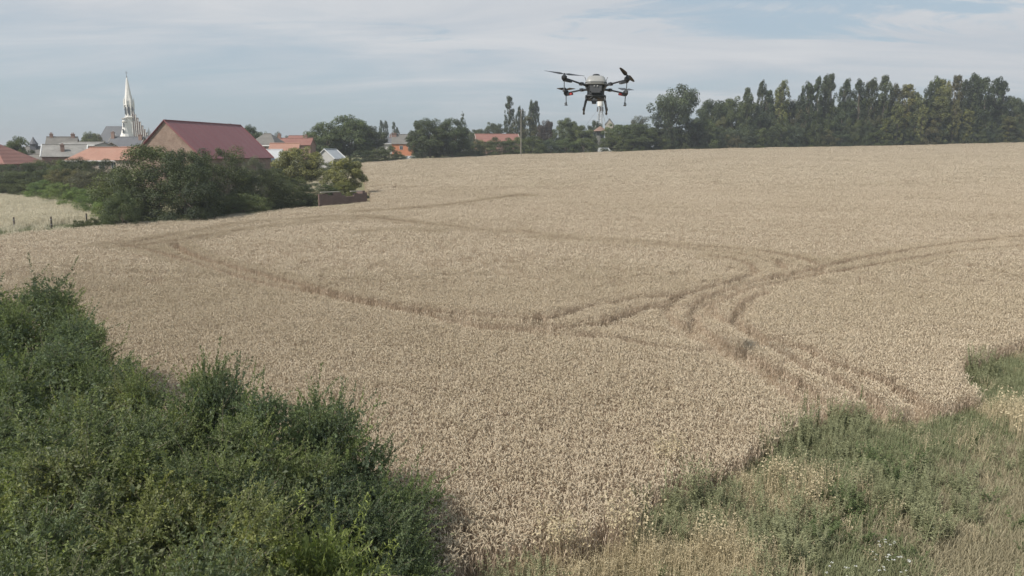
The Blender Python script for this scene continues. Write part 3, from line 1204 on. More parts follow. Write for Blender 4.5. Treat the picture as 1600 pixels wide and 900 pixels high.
# second storey filling the wood between bushes and crowns
for k, px in enumerate(range(1095, 1620, 24)):
    P('bush%d' % (k % 4), px, 172 + 8 * math.sin(k * 2.7), 42, 306, ['dark', 'mid', 'blue', 'olive', 'mid'][(k * 3) % 5], 'broadleaf_tree',
      '%s middle-height tree from the left inside the wood' % ORD[k], 'tree', 'middle-height trees of the wood')
mid_b = [(588, 228, 50, 226, 'mid'), (608, 226, 34, 232, 'mid'), (566, 234, 44, 224, 'dark'), (622, 236, 26, 238, 'light'), (662, 224, 46, 240, 'dark'),
         (700, 226, 50, 245, 'dark'), (735, 216, 44, 250, 'mid'), (758, 217, 44, 256, 'light'), (784, 213, 46, 262, 'mid'), (806, 212, 42, 264, 'light'),
         (832, 212, 52, 266, 'mid'), (858, 217, 44, 268, 'blue'), (884, 215, 52, 271, 'mid'), (912, 214, 44, 276, 'light'), (962, 206, 48, 282, 'mid'), (990, 207, 44, 284, 'mid')]
for k, (px, top, w, Yb, tone) in enumerate(mid_b):
    P('bush%d' % (k % 4), px, top, w, Yb, tone, 'bush', '%s bush from the left in the hedge behind the middle of the field' % ORD[k], 'bush', 'bushes behind the middle of the field')

# big thicket at the left end of the field, and the garden behind
P('fine0', 246, 226, 166, 88, 'mid', 'large_bush', 'big leafy bush hiding the foot of the barn gable', 'bush', depth=9, rz=.4)
P('fine1', 342, 228, 150, 95, 'dark', 'large_bush', 'tallest dark green bush in front of the maroon roof', 'bush', depth=9, rz=1.9)
P('fine2', 288, 230, 130, 86, 'dark', 'large_bush', 'bushy growth filling the gap between the two tallest hedge bushes', 'bush', depth=8, rz=2.6)
P('fine3', 407, 262, 84, 100, 'dark', 'large_bush', 'dark bush stepping down right of the tallest bush', 'bush', depth=8)
P('fine0', 506, 252, 44, 150, 'mid', 'bush', 'bush under the white gabled shed', 'bush')
P('fine2', 440, 250, 50, 138, 'mid', 'bush', 'bush under the left side of the spreading meadow tree', 'bush')
P('fine1', 452, 276, 74, 106, 'mid', 'bush', 'green bush below the spreading meadow tree', 'bush')
P('fine2', 492, 285, 74, 108, 'dark', 'bush', 'low dark bush at the left end of the ruined brick wall', 'bush')
P('fine3', 375, 300, 90, 91, 'mid', 'bush', 'low green bush skirting the wheat under the dark bushes', 'bush')
P('fine0', 200, 268, 64, 85, 'mid', 'bush', 'green bush at the left foot of the big leafy bush', 'bush')
P('fine2', 186, 296, 60, 80, 'mid', 'bush', 'low bush ending the hedge beside the pale pasture', 'bush')
P('fine1', 395, 243, 50, 118, 'grey', 'bush', 'small bush against the long side wall of the barn', 'bush')
P('fine3', 426, 262, 54, 125, 'mid', 'bush', 'round bush below the pale metal roof', 'bush')
P('broad3', 466, 227, 78, 135, 'yellow', 'spreading_tree', 'yellowish spreading tree standing alone in the pale meadow', 'tree', depth=9)
P('broad1', 537, 247, 70, 116, 'yellow', 'overgrown_tree', 'yellow-green tree growing out of the ruined brick wall', 'tree', depth=6)
P('fine0', 534, 283, 46, 112.5, 'yellow', 'climbing_plant', 'yellow-green creeper tumbling over the brick wall', 'plant')
gar = [(20, 254, 84, 134, 'dark', 'dark bush under the eaves of the red hipped roof'), (62, 249, 70, 138, 'mid', 'green bush right of the red hipped building'),
       (95, 247, 54, 136, 'light', 'lighter green bush left of the dark garden tree'), (118, 244, 60, 134, 'dark', 'dark garden tree before the orange-tiled roof'),
       (150, 248, 58, 130, 'dark', 'second dark garden tree before the orange-tiled roof'), (185, 262, 56, 118, 'mid', 'bush below the white gutter of the tiled roof'),
       (140, 264, 76, 116, 'grey', 'greyish dry bush in the middle of the garden hedge'), (172, 276, 54, 104, 'olive', 'olive bush behind the bright hedge'),
       (40, 266, 76, 130, 'mid', 'mid green bush above the pale pasture'), (-4, 262, 76, 130, 'mid', 'bush cut by the left edge of the photograph'),
       (102, 262, 66, 126, 'olive', 'olive bush behind the top of the bright green hedge')]
for k, (px, top, w, Yb, tone, lab) in enumerate(gar):
    P('fine%d' % (k % 4), px, top, w, Yb, tone, 'bush', lab, 'bush')
arc = [(68, 280, 56, 122), (94, 284, 54, 114), (118, 291, 52, 105), (140, 294, 50, 97), (162, 302, 46, 90)]
for k, (px, top, w, Yb) in enumerate([(118, 343, 22, 78), (138, 339, 26, 79.5), (160, 334, 34, 81), (190, 330, 44, 83)]):
    P('fine%d' % k, px, top, w, Yb, 'mid', 'bramble_bush', '%s low bramble from the left creeping along the wheat beside the pasture' % ORD[k], 'bush', 'low brambles by the pasture')
P('fine2', 518, 306, 26, 114, 'dark', 'bush', 'weedy bush at the left foot of the ruined wall', 'bush')
P('fine1', 566, 304, 20, 116, 'olive', 'bush', 'small olive bush at the right end of the ruined wall', 'bush')
for k, (px, top, w, Yb) in enumerate(arc):
    P('fine%d' % ((k + 1) % 4), px, top, w, Yb, 'bright', 'hedge_bush', '%s bush from the left in the bright green hedge arching over the pasture' % ORD[k], 'bush',
      'bright green hedge')

# ---------------------------------------------------------------- near hedge: shrubs of many leafy shoots
def shoot_shrub(seed, Rr, H, lumps, shoots, per, leaf, ratio=.42, long_frac=.06, inner=5000, lift=.5):
    rng = np.random.default_rng(seed)
    O, D, Ln, T = [], [], [], []
    lc, lr = [], []
    for i in range(lumps):
        a = rng.uniform(0, 2 * math.pi)
        z = rng.uniform(.08, 1.0)
        el = (z * 2 - .75)
        env = Rr * max(.12, (1 - max(0, z - .45) ** 2 * 2.6)) ** .5
        env *= 1 + .16 * math.sin(3 * a + seed) + .1 * math.sin(6 * a + 5 * z + seed)
        s = rng.uniform(.55, 1.0) ** .5 if z > .35 else rng.uniform(.75, 1.0)
        zz = z * (H - .25) * (1 - .10 * s + .10 * math.sin(2 * a + seed))
        lc.append(np.array([math.cos(a) * env * s, math.sin(a) * env * s, zz]))
        lr.append(rng.uniform(.24, .66))
    for c, r in zip(lc, lr):
        k = int(shoots * (r / .4) ** 1.5)
        d = rng.normal(size=(k, 3))
        d /= np.linalg.norm(d, axis=1, keepdims=True)
        d[:, 2] = np.abs(d[:, 2]) * .9 - .1
        o = c + d * r * rng.uniform(.15, .95, k)[:, None]
        out = np.array([c[0], c[1], 0])
        out = out / (np.linalg.norm(out) + .3)
        dd = d * .7 + out * .35 + np.array([0, 0, lift]) + rng.normal(size=(k, 3)) * .28
        dd /= np.linalg.norm(dd, axis=1, keepdims=True)
        L = rng.uniform(.18, .42, k)
        lg = rng.random(k) < long_frac
        L[lg] = rng.uniform(.4, .85, lg.sum())
        dd[lg] += np.array([0, 0, .12]) + out * .25
        O.append(o); D.append(dd); Ln.append(L)
        T.append(np.clip(rng.uniform(.05, .9) + rng.normal(0, .12, k), 0, 1))
    O, D, Ln, T = np.vstack(O), np.vstack(D), np.concatenate(Ln), np.concatenate(T)
    n = len(O)
    bend = rng.normal(size=(n, 3)) * .26
    bend[:, 2] -= .12
    reps = np.maximum(per * Ln / .3 * np.where(Ln > .43, 2.0, 1.0), 6).astype(int)
    idx = np.repeat(np.arange(n), reps)
    t = rng.uniform(.05, 1.0, len(idx))
    pos = O[idx] + D[idx] * (Ln[idx] * t)[:, None] + bend[idx] * (Ln[idx] * t * t)[:, None]
    axis = D[idx] * .6 + rng.normal(size=(len(idx), 3)) * .75
    axis /= np.linalg.norm(axis, axis=1, keepdims=True)
    nrm = np.cross(axis, rng.normal(size=(len(idx), 3)))
    nrm[:, 2] = np.abs(nrm[:, 2]) + .15
    nrm -= axis * np.sum(nrm * axis, axis=1, keepdims=True)
    nrm /= np.linalg.norm(nrm, axis=1, keepdims=True) + 1e-9
    L = leaf * rng.uniform(.55, 1.25, len(idx)) * (1.1 - .4 * t)
    B = np.cross(axis, nrm)
    V = np.empty((len(idx), 4, 3))
    V[:, 0] = pos
    V[:, 1] = pos + axis * (L * .5)[:, None] + B * (L * ratio / 2)[:, None] + nrm * (L * .08)[:, None]
    V[:, 2] = pos + axis * L[:, None] - nrm * (L * .1)[:, None]
    V[:, 3] = pos + axis * (L * .5)[:, None] - B * (L * ratio / 2)[:, None] + nrm * (L * .08)[:, None]
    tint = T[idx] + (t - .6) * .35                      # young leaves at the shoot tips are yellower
    # larger fill leaves deep inside, all given one darker tint
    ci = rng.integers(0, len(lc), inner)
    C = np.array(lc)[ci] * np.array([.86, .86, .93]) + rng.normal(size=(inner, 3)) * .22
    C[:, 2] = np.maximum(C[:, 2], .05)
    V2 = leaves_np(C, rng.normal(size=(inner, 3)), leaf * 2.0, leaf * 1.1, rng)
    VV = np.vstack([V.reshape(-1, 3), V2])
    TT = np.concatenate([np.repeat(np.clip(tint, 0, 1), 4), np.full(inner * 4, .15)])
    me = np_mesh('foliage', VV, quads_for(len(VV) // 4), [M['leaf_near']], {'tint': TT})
    # stems: main branches and the thin shoots themselves
    mb = MB()
    for c in lc[::2]:
        p0 = np.array([rng.uniform(-.25, .25), rng.uniform(-.25, .25), 0])
        m = p0 * .5 + c * .45 + np.array([0, 0, .25 * H * rng.uniform(.2, .8)])
        m2 = (m + c) / 2 + rng.normal(size=3) * .08
        mb.tube([p0, m, m2, c * 1.02], [.035, .022, .013, .006], 5)
    ob = mb.build('branches', M['twig'])
    br = ob.data
    bpy.data.objects.remove(ob)
    # a few long pale stems arching out of the leaves
    mb2 = MB()
    for _ in range(9):
        a = rng.uniform(0, 6.283)
        c = lc[rng.integers(0, len(lc))] * np.array([.95, .95, 1.0]) + np.array([0, 0, .1])
        d = np.array([math.cos(a), math.sin(a), 0])
        q = c + d * .4 + np.array([0, 0, rng.uniform(.1, .35)])
        mb2.tube([c, (c + q) / 2 + np.array([0, 0, .08]), q, q + d * rng.uniform(.2, .5) + np.array([0, 0, rng.uniform(-.25, .15)])], [.0055, .005, .004, .002], 4)
    ob = mb2.build('pale_stems', M['bark_pale'])
    ps = ob.data
    bpy.data.objects.remove(ob)
    k = rng.permutation(n)[:int(n * .35)]
    pts0, pts1 = O[k], O[k] + D[k] * Ln[k][:, None] + bend[k] * Ln[k][:, None]
    sd = np.cross(D[k], rng.normal(size=(len(k), 3)))
    sd /= np.linalg.norm(sd, axis=1, keepdims=True)
    Vs = np.stack([pts0 - sd * .004, pts0 + sd * .004, pts1 + sd * .002, pts1 - sd * .002], 1).reshape(-1, 3)
    tw = np_mesh('twigs', Vs, quads_for(len(k)), [M['twig']])
    return me, br, tw, ps


SH = [shoot_shrub(101, 2.1, 4.0, 54, 66, 17, .068, long_frac=.06), shoot_shrub(102, 2.1, 4.0, 56, 62, 18, .064, long_frac=.08),
      shoot_shrub(103, 2.1, 4.0, 50, 66, 17, .074, ratio=.5, long_frac=.05), shoot_shrub(104, 1.3, 2.6, 32, 60, 18, .068, long_frac=.10, inner=2600),
      shoot_shrub(105, 1.3, 2.6, 34, 56, 18, .075, ratio=.38, long_frac=.10, inner=2600)]
SH_WIL = shoot_shrub(106, 1.1, 2.4, 30, 46, 13, .115, ratio=.24, long_frac=.15, inner=1500, lift=.25)
NEARG = {'a': (0.210, 0.255, 0.130), 'b': (0.185, 0.235, 0.130), 'c': (0.240, 0.268, 0.132), 'd': (0.175, 0.228, 0.130), 'w': (0.28, 0.34, 0.13)}
nrng = np.random.default_rng(9)


def near_shrub(k, px, py, h, r, tone, label, kind=None, cat='shrub', group='shrubs of the near hedge', name='hedge_shrub'):
    f, br, tw, ps = kind or SH[k]
    H0, R0 = (4.0, 2.1) if kind is None and k < 3 else ((2.6, 1.3) if kind is None else (2.4, 1.1))
    p = hit(px, py, h)
    # the top of the shrub is about here; its base straight below
    o = empty(name, (p[0], p[1], -.05), nrng.uniform(0, 6.28), label, cat, group)
    o.scale = (r / R0, r / R0, h / H0)
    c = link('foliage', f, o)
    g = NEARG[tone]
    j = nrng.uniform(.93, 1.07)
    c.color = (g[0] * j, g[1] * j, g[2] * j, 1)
    link('branches', br, o)
    link('twigs', tw, o)
    link('pale_stems', ps, o)
    return o


shr = [
    (0, -10, 432, 4.8, 2.6, 'b', 'tall dark shrub at the left edge, farthest back in the hedge'),
    (1, 48, 462, 4.4, 1.9, 'b', 'dark shrub whose right side juts into the wheat halfway up the left edge'),
    (2, 82, 520, 4.0, 1.8, 'd', 'shrub with feathery twigs poking into the wheat below the farthest shrubs'),
    (0, 10, 520, 4.4, 2.2, 'b', 'dark bluish shrub on the left edge below the tallest one'),
    (1, 90, 572, 3.9, 2.0, 'b', 'mid green shrub where the hedge dips before the twiggy crest'),
    (2, 170, 592, 3.7, 1.6, 'c', 'shrub with long pale arching stems near the dip of the hedge'),
    (1, 268, 576, 4.1, 1.5, 'a', 'shrub with upright pointed shoots at the crest of the hedge'),
    (3, 330, 590, 3.8, 1.1, 'd', 'small shrub with fingerlike shoots right of the crest'),
    (0, 200, 640, 4.0, 2.0, 'a', 'broad leafy shrub below the crest of the hedge'),
    (0, 60, 640, 4.3, 2.3, 'a', 'broad shrub on the left below the dark bluish ones'),
    (2, 425, 618, 3.8, 1.5, 'd', 'rounded shrub with a spiky top against the wheat'),
    (3, 500, 632, 3.4, 1.2, 'b', 'shrub whose side shoots lean right over the wheat'),
    (4, 545, 690, 3.0, 1.15, 'd', 'shrub with dark drooping right flank over the wheat'),
    (1, 345, 680, 3.9, 1.8, 'a', 'wide shrub in the middle of the near hedge'),
    (2, 130, 740, 4.2, 2.1, 'c', 'yellowish green shrub low on the left'),
    (0, 10, 780, 4.3, 2.2, 'a', 'shrub in the lower left corner above the last row'),
    (1, 270, 770, 4.0, 2.0, 'c', 'shrub with a dark hollow beside it'),
    (2, 430, 740, 3.3, 1.6, 'd', 'dark green shrub right of the dark hollow'),
    (3, 588, 795, 1.9, .9, 'b', 'low shrub stepping down to the wheat stalks'),
    (4, 628, 835, 1.5, .7, 'd', 'small shrub at the lower right end of the hedge'),
    (3, 548, 815, 2.4, 1.1, 'd', 'shrub between the pale leaved sapling and the low end of the hedge'),
    (4, 645, 900, 1.0, .65, 'a', 'last knee-high shrub of the hedge at the bottom edge'),
    (0, 120, 890, 4.2, 2.0, 'a', 'shrub filling the bottom left of the photograph'),
    (1, 330, 900, 3.8, 1.6, 'a', 'shrub at the bottom edge left of the pale leaved sapling'),
    (2, 522, 930, 2.4, 1.3, 'b', 'shrub at the bottom edge right of the pale leaved sapling'),
    (1, 20, 1000, 4.2, 2.0, 'c', 'shrub cut off by the lower left corner'),
    (2, 250, 1040, 4.0, 1.8, 'a', 'shrub cut off by the bottom edge below the hollow'),
]
for a in shr:
    near_shrub(*a)
near_shrub(0, 445, 838, 3.1, 1.0, 'w', 'sapling with long pale green leaves at the bottom of the hedge', kind=SH_WIL, cat='sapling', name='sapling')
near_shrub(0, 500, 885, 2.7, .8, 'w', 'lower sapling with long pale green leaves by the bottom edge', kind=SH_WIL, cat='sapling', name='sapling')

# ---------------------------------------------------------------- grass, weeds and flowers of the verge
def tuft(name, rng, n, size, h, w, mat, spread=.35, droop=.3, heads=0.0, head_l=.12, head_w=.02):
    acc = Acc()
    for _ in range(n):
        x, y = rng.normal(0, size / 2.6, 2)
        a = rng.uniform(0, 6.283)
        d = np.array([math.cos(a), math.sin(a), 0])
        H = h * rng.uniform(.55, 1.1)
        s = spread * rng.uniform(.2, 1)
        pts = np.array([[x, y, 0], [x, y, H * .5] + d * H * s * .25, [x, y, H * .85] + d * H * s * .7, [x, y, H * (1 - droop * s)] + d * H * s * 1.2])
        side = np.array([-d[1], d[0], 0])
        side = side * .8 + d * rng.uniform(-.6, .6)
        V, Q = strip(pts, np.array([.8, 1, .7, .15]) * w / 2, side)
        acc.add(V, Q)
        if rng.random() < heads:
            for _k in range(7):
                c = pts[3] + d * rng.uniform(-.2, 1) * head_l * .3 + np.array([0, 0, rng.uniform(-.6, .6) * head_l]) + rng.normal(0, head_w * .8, 3)
                e = rng.normal(size=3)
                e[2] = -abs(e[2])
                e = e / np.linalg.norm(e) * head_l * .25
                f = np.cross(e, rng.normal(size=3))
                f = f / np.linalg.norm(f) * head_w * .3
                acc.add(np.array([c, c + e * .5 + f, c + e, c + e * .5 - f]), [(0, 1, 2, 3)])
    return acc.mesh(name, [mat])


def leafy(name, rng, stems, h, spread, per, leaf, ratio, mat, up=.5, tip=.6):
    """herb of several upright stems thick with small leaves"""
    acc = Acc()
    Cs, Ns, Ls, As = [], [], [], []
    for _ in range(stems):
        a = rng.uniform(0, 6.283)
        d = np.array([math.cos(a), math.sin(a), 0])
        H = h * rng.uniform(.6, 1.05)
        x, y = rng.normal(0, .06, 2)
        p0 = np.array([x, y, 0.0])
        p1 = p0 + d * spread * rng.uniform(.1, .5) + np.array([0, 0, H * .6])
        p2 = p1 + d * spread * rng.uniform(.1, .5) + np.array([0, 0, H * .4])
        V, Q = strip(np.array([p0, p1, p2]), np.array([.006, .004, .002]), np.array([-d[1], d[0], 0]))
        acc.add(V, Q)
        t = rng.uniform(.12, 1, per)
        q = np.where(t[:, None] < .6, p0 + (p1 - p0) * (t / .6)[:, None], p1 + (p2 - p1) * ((t - .6) / .4)[:, None])
        b = rng.uniform(0, 6.283, per)
        ax = np.stack([np.cos(b), np.sin(b), np.full(per, up) + rng.normal(0, .25, per)], 1)
        ax /= np.linalg.norm(ax, axis=1, keepdims=True)
        L = leaf * rng.uniform(.6, 1.2, per) * (1.15 - tip * t)
        sd = np.cross(ax, [0, 0, 1]) + rng.normal(0, .3, (per, 3))
        sd /= np.linalg.norm(sd, axis=1, keepdims=True)
        V = np.empty((per, 4, 3))
        V[:, 0] = q
        V[:, 1] = q + ax * (L * .5)[:, None] + sd * (L * ratio / 2)[:, None]
        V[:, 2] = q + ax * L[:, None] - np.array([0, 0, .15]) * L[:, None]
        V[:, 3] = q + ax * (L * .5)[:, None] - sd * (L * ratio / 2)[:, None]
        acc.add(V.reshape(-1, 3), quads_for(per))
    return acc.mesh(name, [mat])


def src(name, me):
    return link(name, me)


vrng = np.random.default_rng(31)
# what grows where on the verge: (pixel x, pixel y, reach in metres, kind)
ZONES = [
    (1040, 800, 1.5, 'sage'), (1090, 770, 1.2, 'sage'), (1000, 790, .7, 'sage'), (1230, 690, 1.6, 'sage'), (1290, 660, 1.5, 'sage'), (1240, 830, 1.2, 'sage'),
    (1350, 700, 1.6, 'green'), (1420, 690, 1.8, 'green'), (1400, 760, 2.0, 'sage'), (1330, 790, 1.4, 'weed'), (1440, 650, 1.2, 'green'), (1330, 830, 1.0, 'weed'),
    (1230, 790, 1.0, 'dry'), (1180, 800, .8, 'brown'), (1150, 860, 1.0, 'dry'), (1260, 760, 1.0, 'dry'), (1110, 880, 1.0, 'dry'), (1020, 880, .8, 'dry'),
    (1230, 880, 1.0, 'brown'), (1300, 880, 1.0, 'green'), (1380, 870, 1.2, 'green'), (1450, 840, 1.7, 'brown'), (1520, 760, 2.0, 'brown'), (1570, 820, 1.8, 'brown'),
    (1560, 700, 1.5, 'brown'), (1590, 650, 1.0, 'dry'), (1585, 600, 2.0, 'green'), (1530, 585, 1.5, 'sage'), (1600, 570, 2.0, 'green'), (1560, 620, 1.5, 'green'),
    (1480, 720, 1.0, 'brown'), (1450, 700, 1.0, 'green'), (1500, 660, 1.5, 'green'), (1600, 720, .7, 'sage'), (1580, 880, 1.3, 'brown'), (1500, 880, .8, 'brown'),
    (900, 880, .8, 'dry'), (850, 890, .6, 'dry'), (960, 870, .8, 'dry'), (780, 895, .6, 'green'), (820, 900, .5, 'sage'), (1180, 740, .9, 'green'), (1150, 770, .8, 'dry'),
    (950, 900, .8, 'brown'), (1700, 700, 2.5, 'brown'), (1700, 600, 2.5, 'green'), (1700, 850, 2.5, 'brown'), (1430, 790, 1.2, 'sage'),
    (1380, 730, 1.0, 'weed'), (1450, 760, .9, 'weed'), (1200, 860, .8, 'sage'), (1300, 730, 1.0, 'green'),
]
zc = np.array([ghit(px, py, .3) for px, py, r, k in ZONES])
zr = np.array([r for _, _, r, _ in ZONES])
ZK = ['green', 'sage', 'weed', 'dry', 'brown']
zk = np.array([ZK.index(k) for *_, k in ZONES])


def verge_kind(x, y, rng):
    s = np.zeros((len(ZK), len(x)))
    for c, r, k in zip(zc, zr, zk):
        s[k] += np.exp(-((x - c[0]) ** 2 + (y - c[1]) ** 2) / (2 * (r * .62) ** 2))
    for k in range(len(ZK)):
        s[k] += .05 + .28 * vnoise(x, y, .8, 10 + k) ** 2
    s[ZK.index('brown')] += .06
    s = s ** 1.7
    c = np.cumsum(s, 0)
    u = rng.random(len(x)) * c[-1]
    return (u[None] > c).sum(0)


def build_verge():
    rng = vrng
    greens = [src('grass_tuft', tuft('grass_tuft', rng, 30, .35, .42, .012, M['green_grass'], spread=.6, droop=.8)) for _ in range(4)]
    sages = [src('mugwort', leafy('mugwort', rng, 7, .78, .26, 62, .085, .28, M['sage'])) for _ in range(3)]
    weeds = [src('leafy_weed', leafy('leafy_weed', rng, 7, .5, .25, 40, .085, .42, M['weed'])) for _ in range(3)]
    drys = [src('dry_grass_tuft', tuft('dry_grass_tuft', rng, 22, .35, .66, .008, M['dry_grass'], spread=.4, droop=.45, heads=.5, head_l=.15, head_w=.022)) for _ in range(4)]
    browns = [src('brown_grass_tuft', tuft('brown_grass_tuft', rng, 32, .4, .34, .010, M['brown_grass'], spread=.8, droop=.9, heads=.15, head_l=.08)) for _ in range(4)]

    def test(x, y):
        k = (~inside(field, x, y)) & (np.abs(x) < .75 * y + 4) & (y > 7)
        hx = np.interp(y, hedge_line[::1, 1], hedge_line[::1, 0])
        return k & (x > np.where(y < 10.8, -2.4, hx + 0.3))
    x, y = jgrid(-3, 45, 7, 52, .17, rng, test)
    keep = (y < 26) | (rng.random(len(x)) < .55)
    x, y = x[keep], y[keep]
    kd = verge_kind(x, y, rng)
    # tall things thin out at random so that the low grass shows between
    drop = ((kd == 1) | (kd == 2)) & (rng.random(len(x)) < .42)
    kd[drop] = np.where(rng.random(drop.sum()) < .5, 0, 4)
    n = len(x)
    sc_ = rng.uniform(.7, 1.25, n)
    hh = sc_ * (.75 + .5 * vnoise(x, y, 1.3, 4))
    P = np.stack([x, y, ground(x, y) - .01], 1)
    rot = np.stack([rng.normal(0, .1, n), rng.normal(0, .1, n), rng.uniform(0, 6.28, n)], 1)
    print('verge', n)
    scatter('verge_grass', P, rot, np.stack([sc_, sc_, hh], 1), kd, [greens, sages, weeds, drys, browns],
            'tangled green and straw coloured grasses and weeds of the verge', 'grass', rng)


build_verge()

# single plants that stand out of the verge
prng = np.random.default_rng(44)
MUG = [(leafy('foliage', prng, 14, 1.0, .36, 95, .085, .26, M['sage'], up=.9)) for _ in range(3)]
WEED = [(leafy('foliage', prng, 12, .8, .42, 70, .10, .36, M['weed'])) for _ in range(2)]
THIS = leafy('foliage', prng, 3, 1.15, .06, 130, .07, .3, M['weed'], up=1.1)
OAT = [tuft('stalks', prng, 60, .5, 1.0, .008, M['dry_grass'], spread=.22, droop=.2, heads=1.0, head_l=.24, head_w=.05) for _ in range(2)]
PL = [
    (1003, 812, MUG[0], .9, 'mugwort_plant', 'grey green mugwort plant at the corner where wheat meets dry oats', 'weed'),
    (1046, 818, MUG[1], 1.1, 'mugwort_plant', 'bushy grey mugwort plant on the wheat edge right of the corner one', 'weed'),
    (1088, 800, MUG[2], 1.15, 'mugwort_plant', 'tallest mugwort plant, with blue grey leaves against the wheat', 'weed'),
    (1108, 776, MUG[0], .8, 'mugwort_plant', 'small mugwort plant behind the tallest one', 'weed'),
    (1066, 862, MUG[2], .8, 'mugwort_plant', 'mugwort plant among yellow oats nearer the bottom edge', 'weed'),
    (1196, 722, MUG[1], .9, 'mugwort_plant', 'mugwort plant by the trampled tan stalks of the wheat edge', 'weed'),
    (1228, 700, MUG[0], 1.05, 'mugwort_plant', 'upright mugwort plant leaning on the wheat', 'weed'),
    (1262, 690, MUG[2], 1.0, 'mugwort_plant', 'dark grey mugwort plant below the two tall thistles', 'weed'),
    (1300, 668, MUG[1], .9, 'mugwort_plant', 'mugwort plant between the two tall thistles and the wheel ruts', 'weed'),
    (1236, 815, MUG[0], .85, 'mugwort_plant', 'mugwort plant in the middle of the pale oats', 'weed'),
    (1190, 835, MUG[1], .7, 'mugwort_plant', 'low mugwort plant on reddish straw', 'weed'),
    (1518, 590, MUG[2], 1.1, 'mugwort_plant', 'mugwort plant beside the lone corner of wheat on the right', 'weed'),
    (1545, 592, MUG[0], 1.0, 'mugwort_plant', 'mugwort plant right of the one at the wheat corner', 'weed'),
    (1600, 740, MUG[1], .8, 'mugwort_plant', 'mugwort plant cut by the right edge of the photograph', 'weed'),
    (1396, 770, WEED[0], 1.1, 'leafy_weed_plant', 'wide dark weed in the middle of the green verge', 'weed'),
    (1362, 742, WEED[1], 1.1, 'leafy_weed_plant', 'dark leafy weed above the wide dark one', 'weed'),
    (1430, 742, WEED[0], 1.0, 'leafy_weed_plant', 'dark leafy weed at the right end of the green patch', 'weed'),
    (1318, 808, WEED[1], 1.0, 'leafy_weed_plant', 'low dark weed left of the white flowers', 'weed'),
    (1278, 858, WEED[0], .8, 'leafy_weed_plant', 'bright leafy weed beside orange straw', 'weed'),
    (1344, 655, THIS, 1.0, 'thistle', 'tall dark thistle standing alone before the wheel ruts', 'thistle'),
    (1274, 674, THIS, .95, 'thistle', 'dark thistle rising at the wheat edge, right of the pair', 'thistle'),
    (1256, 678, THIS, 1.05, 'thistle', 'taller thistle rising at the wheat edge, left of the pair', 'thistle'),
    (880, 893, OAT[0], 1.0, 'wild_oat_tuft', 'tall yellow wild oats at the bottom edge before the wheat', 'grass tuft'),
    (985, 872, OAT[1], 1.0, 'wild_oat_tuft', 'yellow wild oats left of the corner mugwort', 'grass tuft'),
    (1050, 752, OAT[0], .9, 'wild_oat_tuft', 'pale wild oats behind the mugworts in the wheat', 'grass tuft'),
    (1262, 800, OAT[1], .9, 'wild_oat_tuft', 'pale wild oats right of the mugwort in their middle', 'grass tuft'),
    (1215, 775, OAT[0], .8, 'wild_oat_tuft', 'pale wild oats left behind the mugwort in their middle', 'grass tuft'),
    (1590, 690, OAT[1], 1.1, 'wild_oat_tuft', 'straw yellow wild oats at the right edge of the photograph', 'grass tuft'),
    (1110, 880, OAT[1], .8, 'wild_oat_tuft', 'wild oats on the bottom edge below the tallest mugwort', 'grass tuft'),
]
for px, py, me, s, nm, lab, cat in PL:
    p = ghit(px, py, 0.05)
    o = link(nm, me)
    o.location = (p[0], p[1], gz(*p) - .02)
    o.rotation_euler = (0, 0, prng.uniform(0, 6.28))
    s *= 1.22
    o.scale = (s, s, s * prng.uniform(.95, 1.12))
    tag(o, lab, cat)


def yarrow(rng):
    st, fl = MB(), MB()
    for _ in range(3):
        a = rng.uniform(0, 6.28)
        d = np.array([math.cos(a), math.sin(a), 0])
        H = rng.uniform(.4, .6)
        t = d * rng.uniform(.05, .18) + np.array([0, 0, H])
        st.tube([(0, 0, 0), t * .5 + np.array([0, 0, .03]), t], [.005, .004, .003], 4)
        for q in range(9):
            b, r = rng.uniform(0, 6.28), .030 * math.sqrt(rng.random())
            c = t + np.array([math.cos(b) * r, math.sin(b) * r, .012 - r * .15])
            fl.lathe(c, [(.002, -.004), (.007, 0), (.005, .004)], 6)
    s, f = st.build('stem', M['green_grass']), fl.build('flower_head', M['white_petal'])
    out = s.data, f.data
    bpy.data.objects.remove(s)
    bpy.data.objects.remove(f)
    return out


YA = [yarrow(prng) for _ in range(3)]
for k, (px, py, s) in enumerate([(1303, 895, 1), (1326, 890, 1), (1380, 876, 1.1), (1396, 878, .9), (1412, 880, 1.1), (1386, 893, 1), (1369, 850, .8), (1384, 845, .9),
                                 (1396, 843, .7), (1370, 862, .7), (1464, 822, .8), (1318, 898, .8), (1408, 893, .8)]):
    p = ghit(px, py, 0.45)
    o = empty('yarrow_plant', (p[0], p[1], gz(*p)), prng.uniform(0, 6.28), '%s white flowered yarrow from the left in the grass at the bottom right' % ORD[
        sorted(range(13), key=lambda q: [1303, 1326, 1380, 1396, 1412, 1386, 1369, 1384, 1396.5, 1370, 1464, 1318, 1408][q]).index(k)], 'flower', 'white yarrow in the verge')
    o.scale = (s, s, s)
    link('stem', YA[k % 3][0], o)
    link('flower_head', YA[k % 3][1], o)


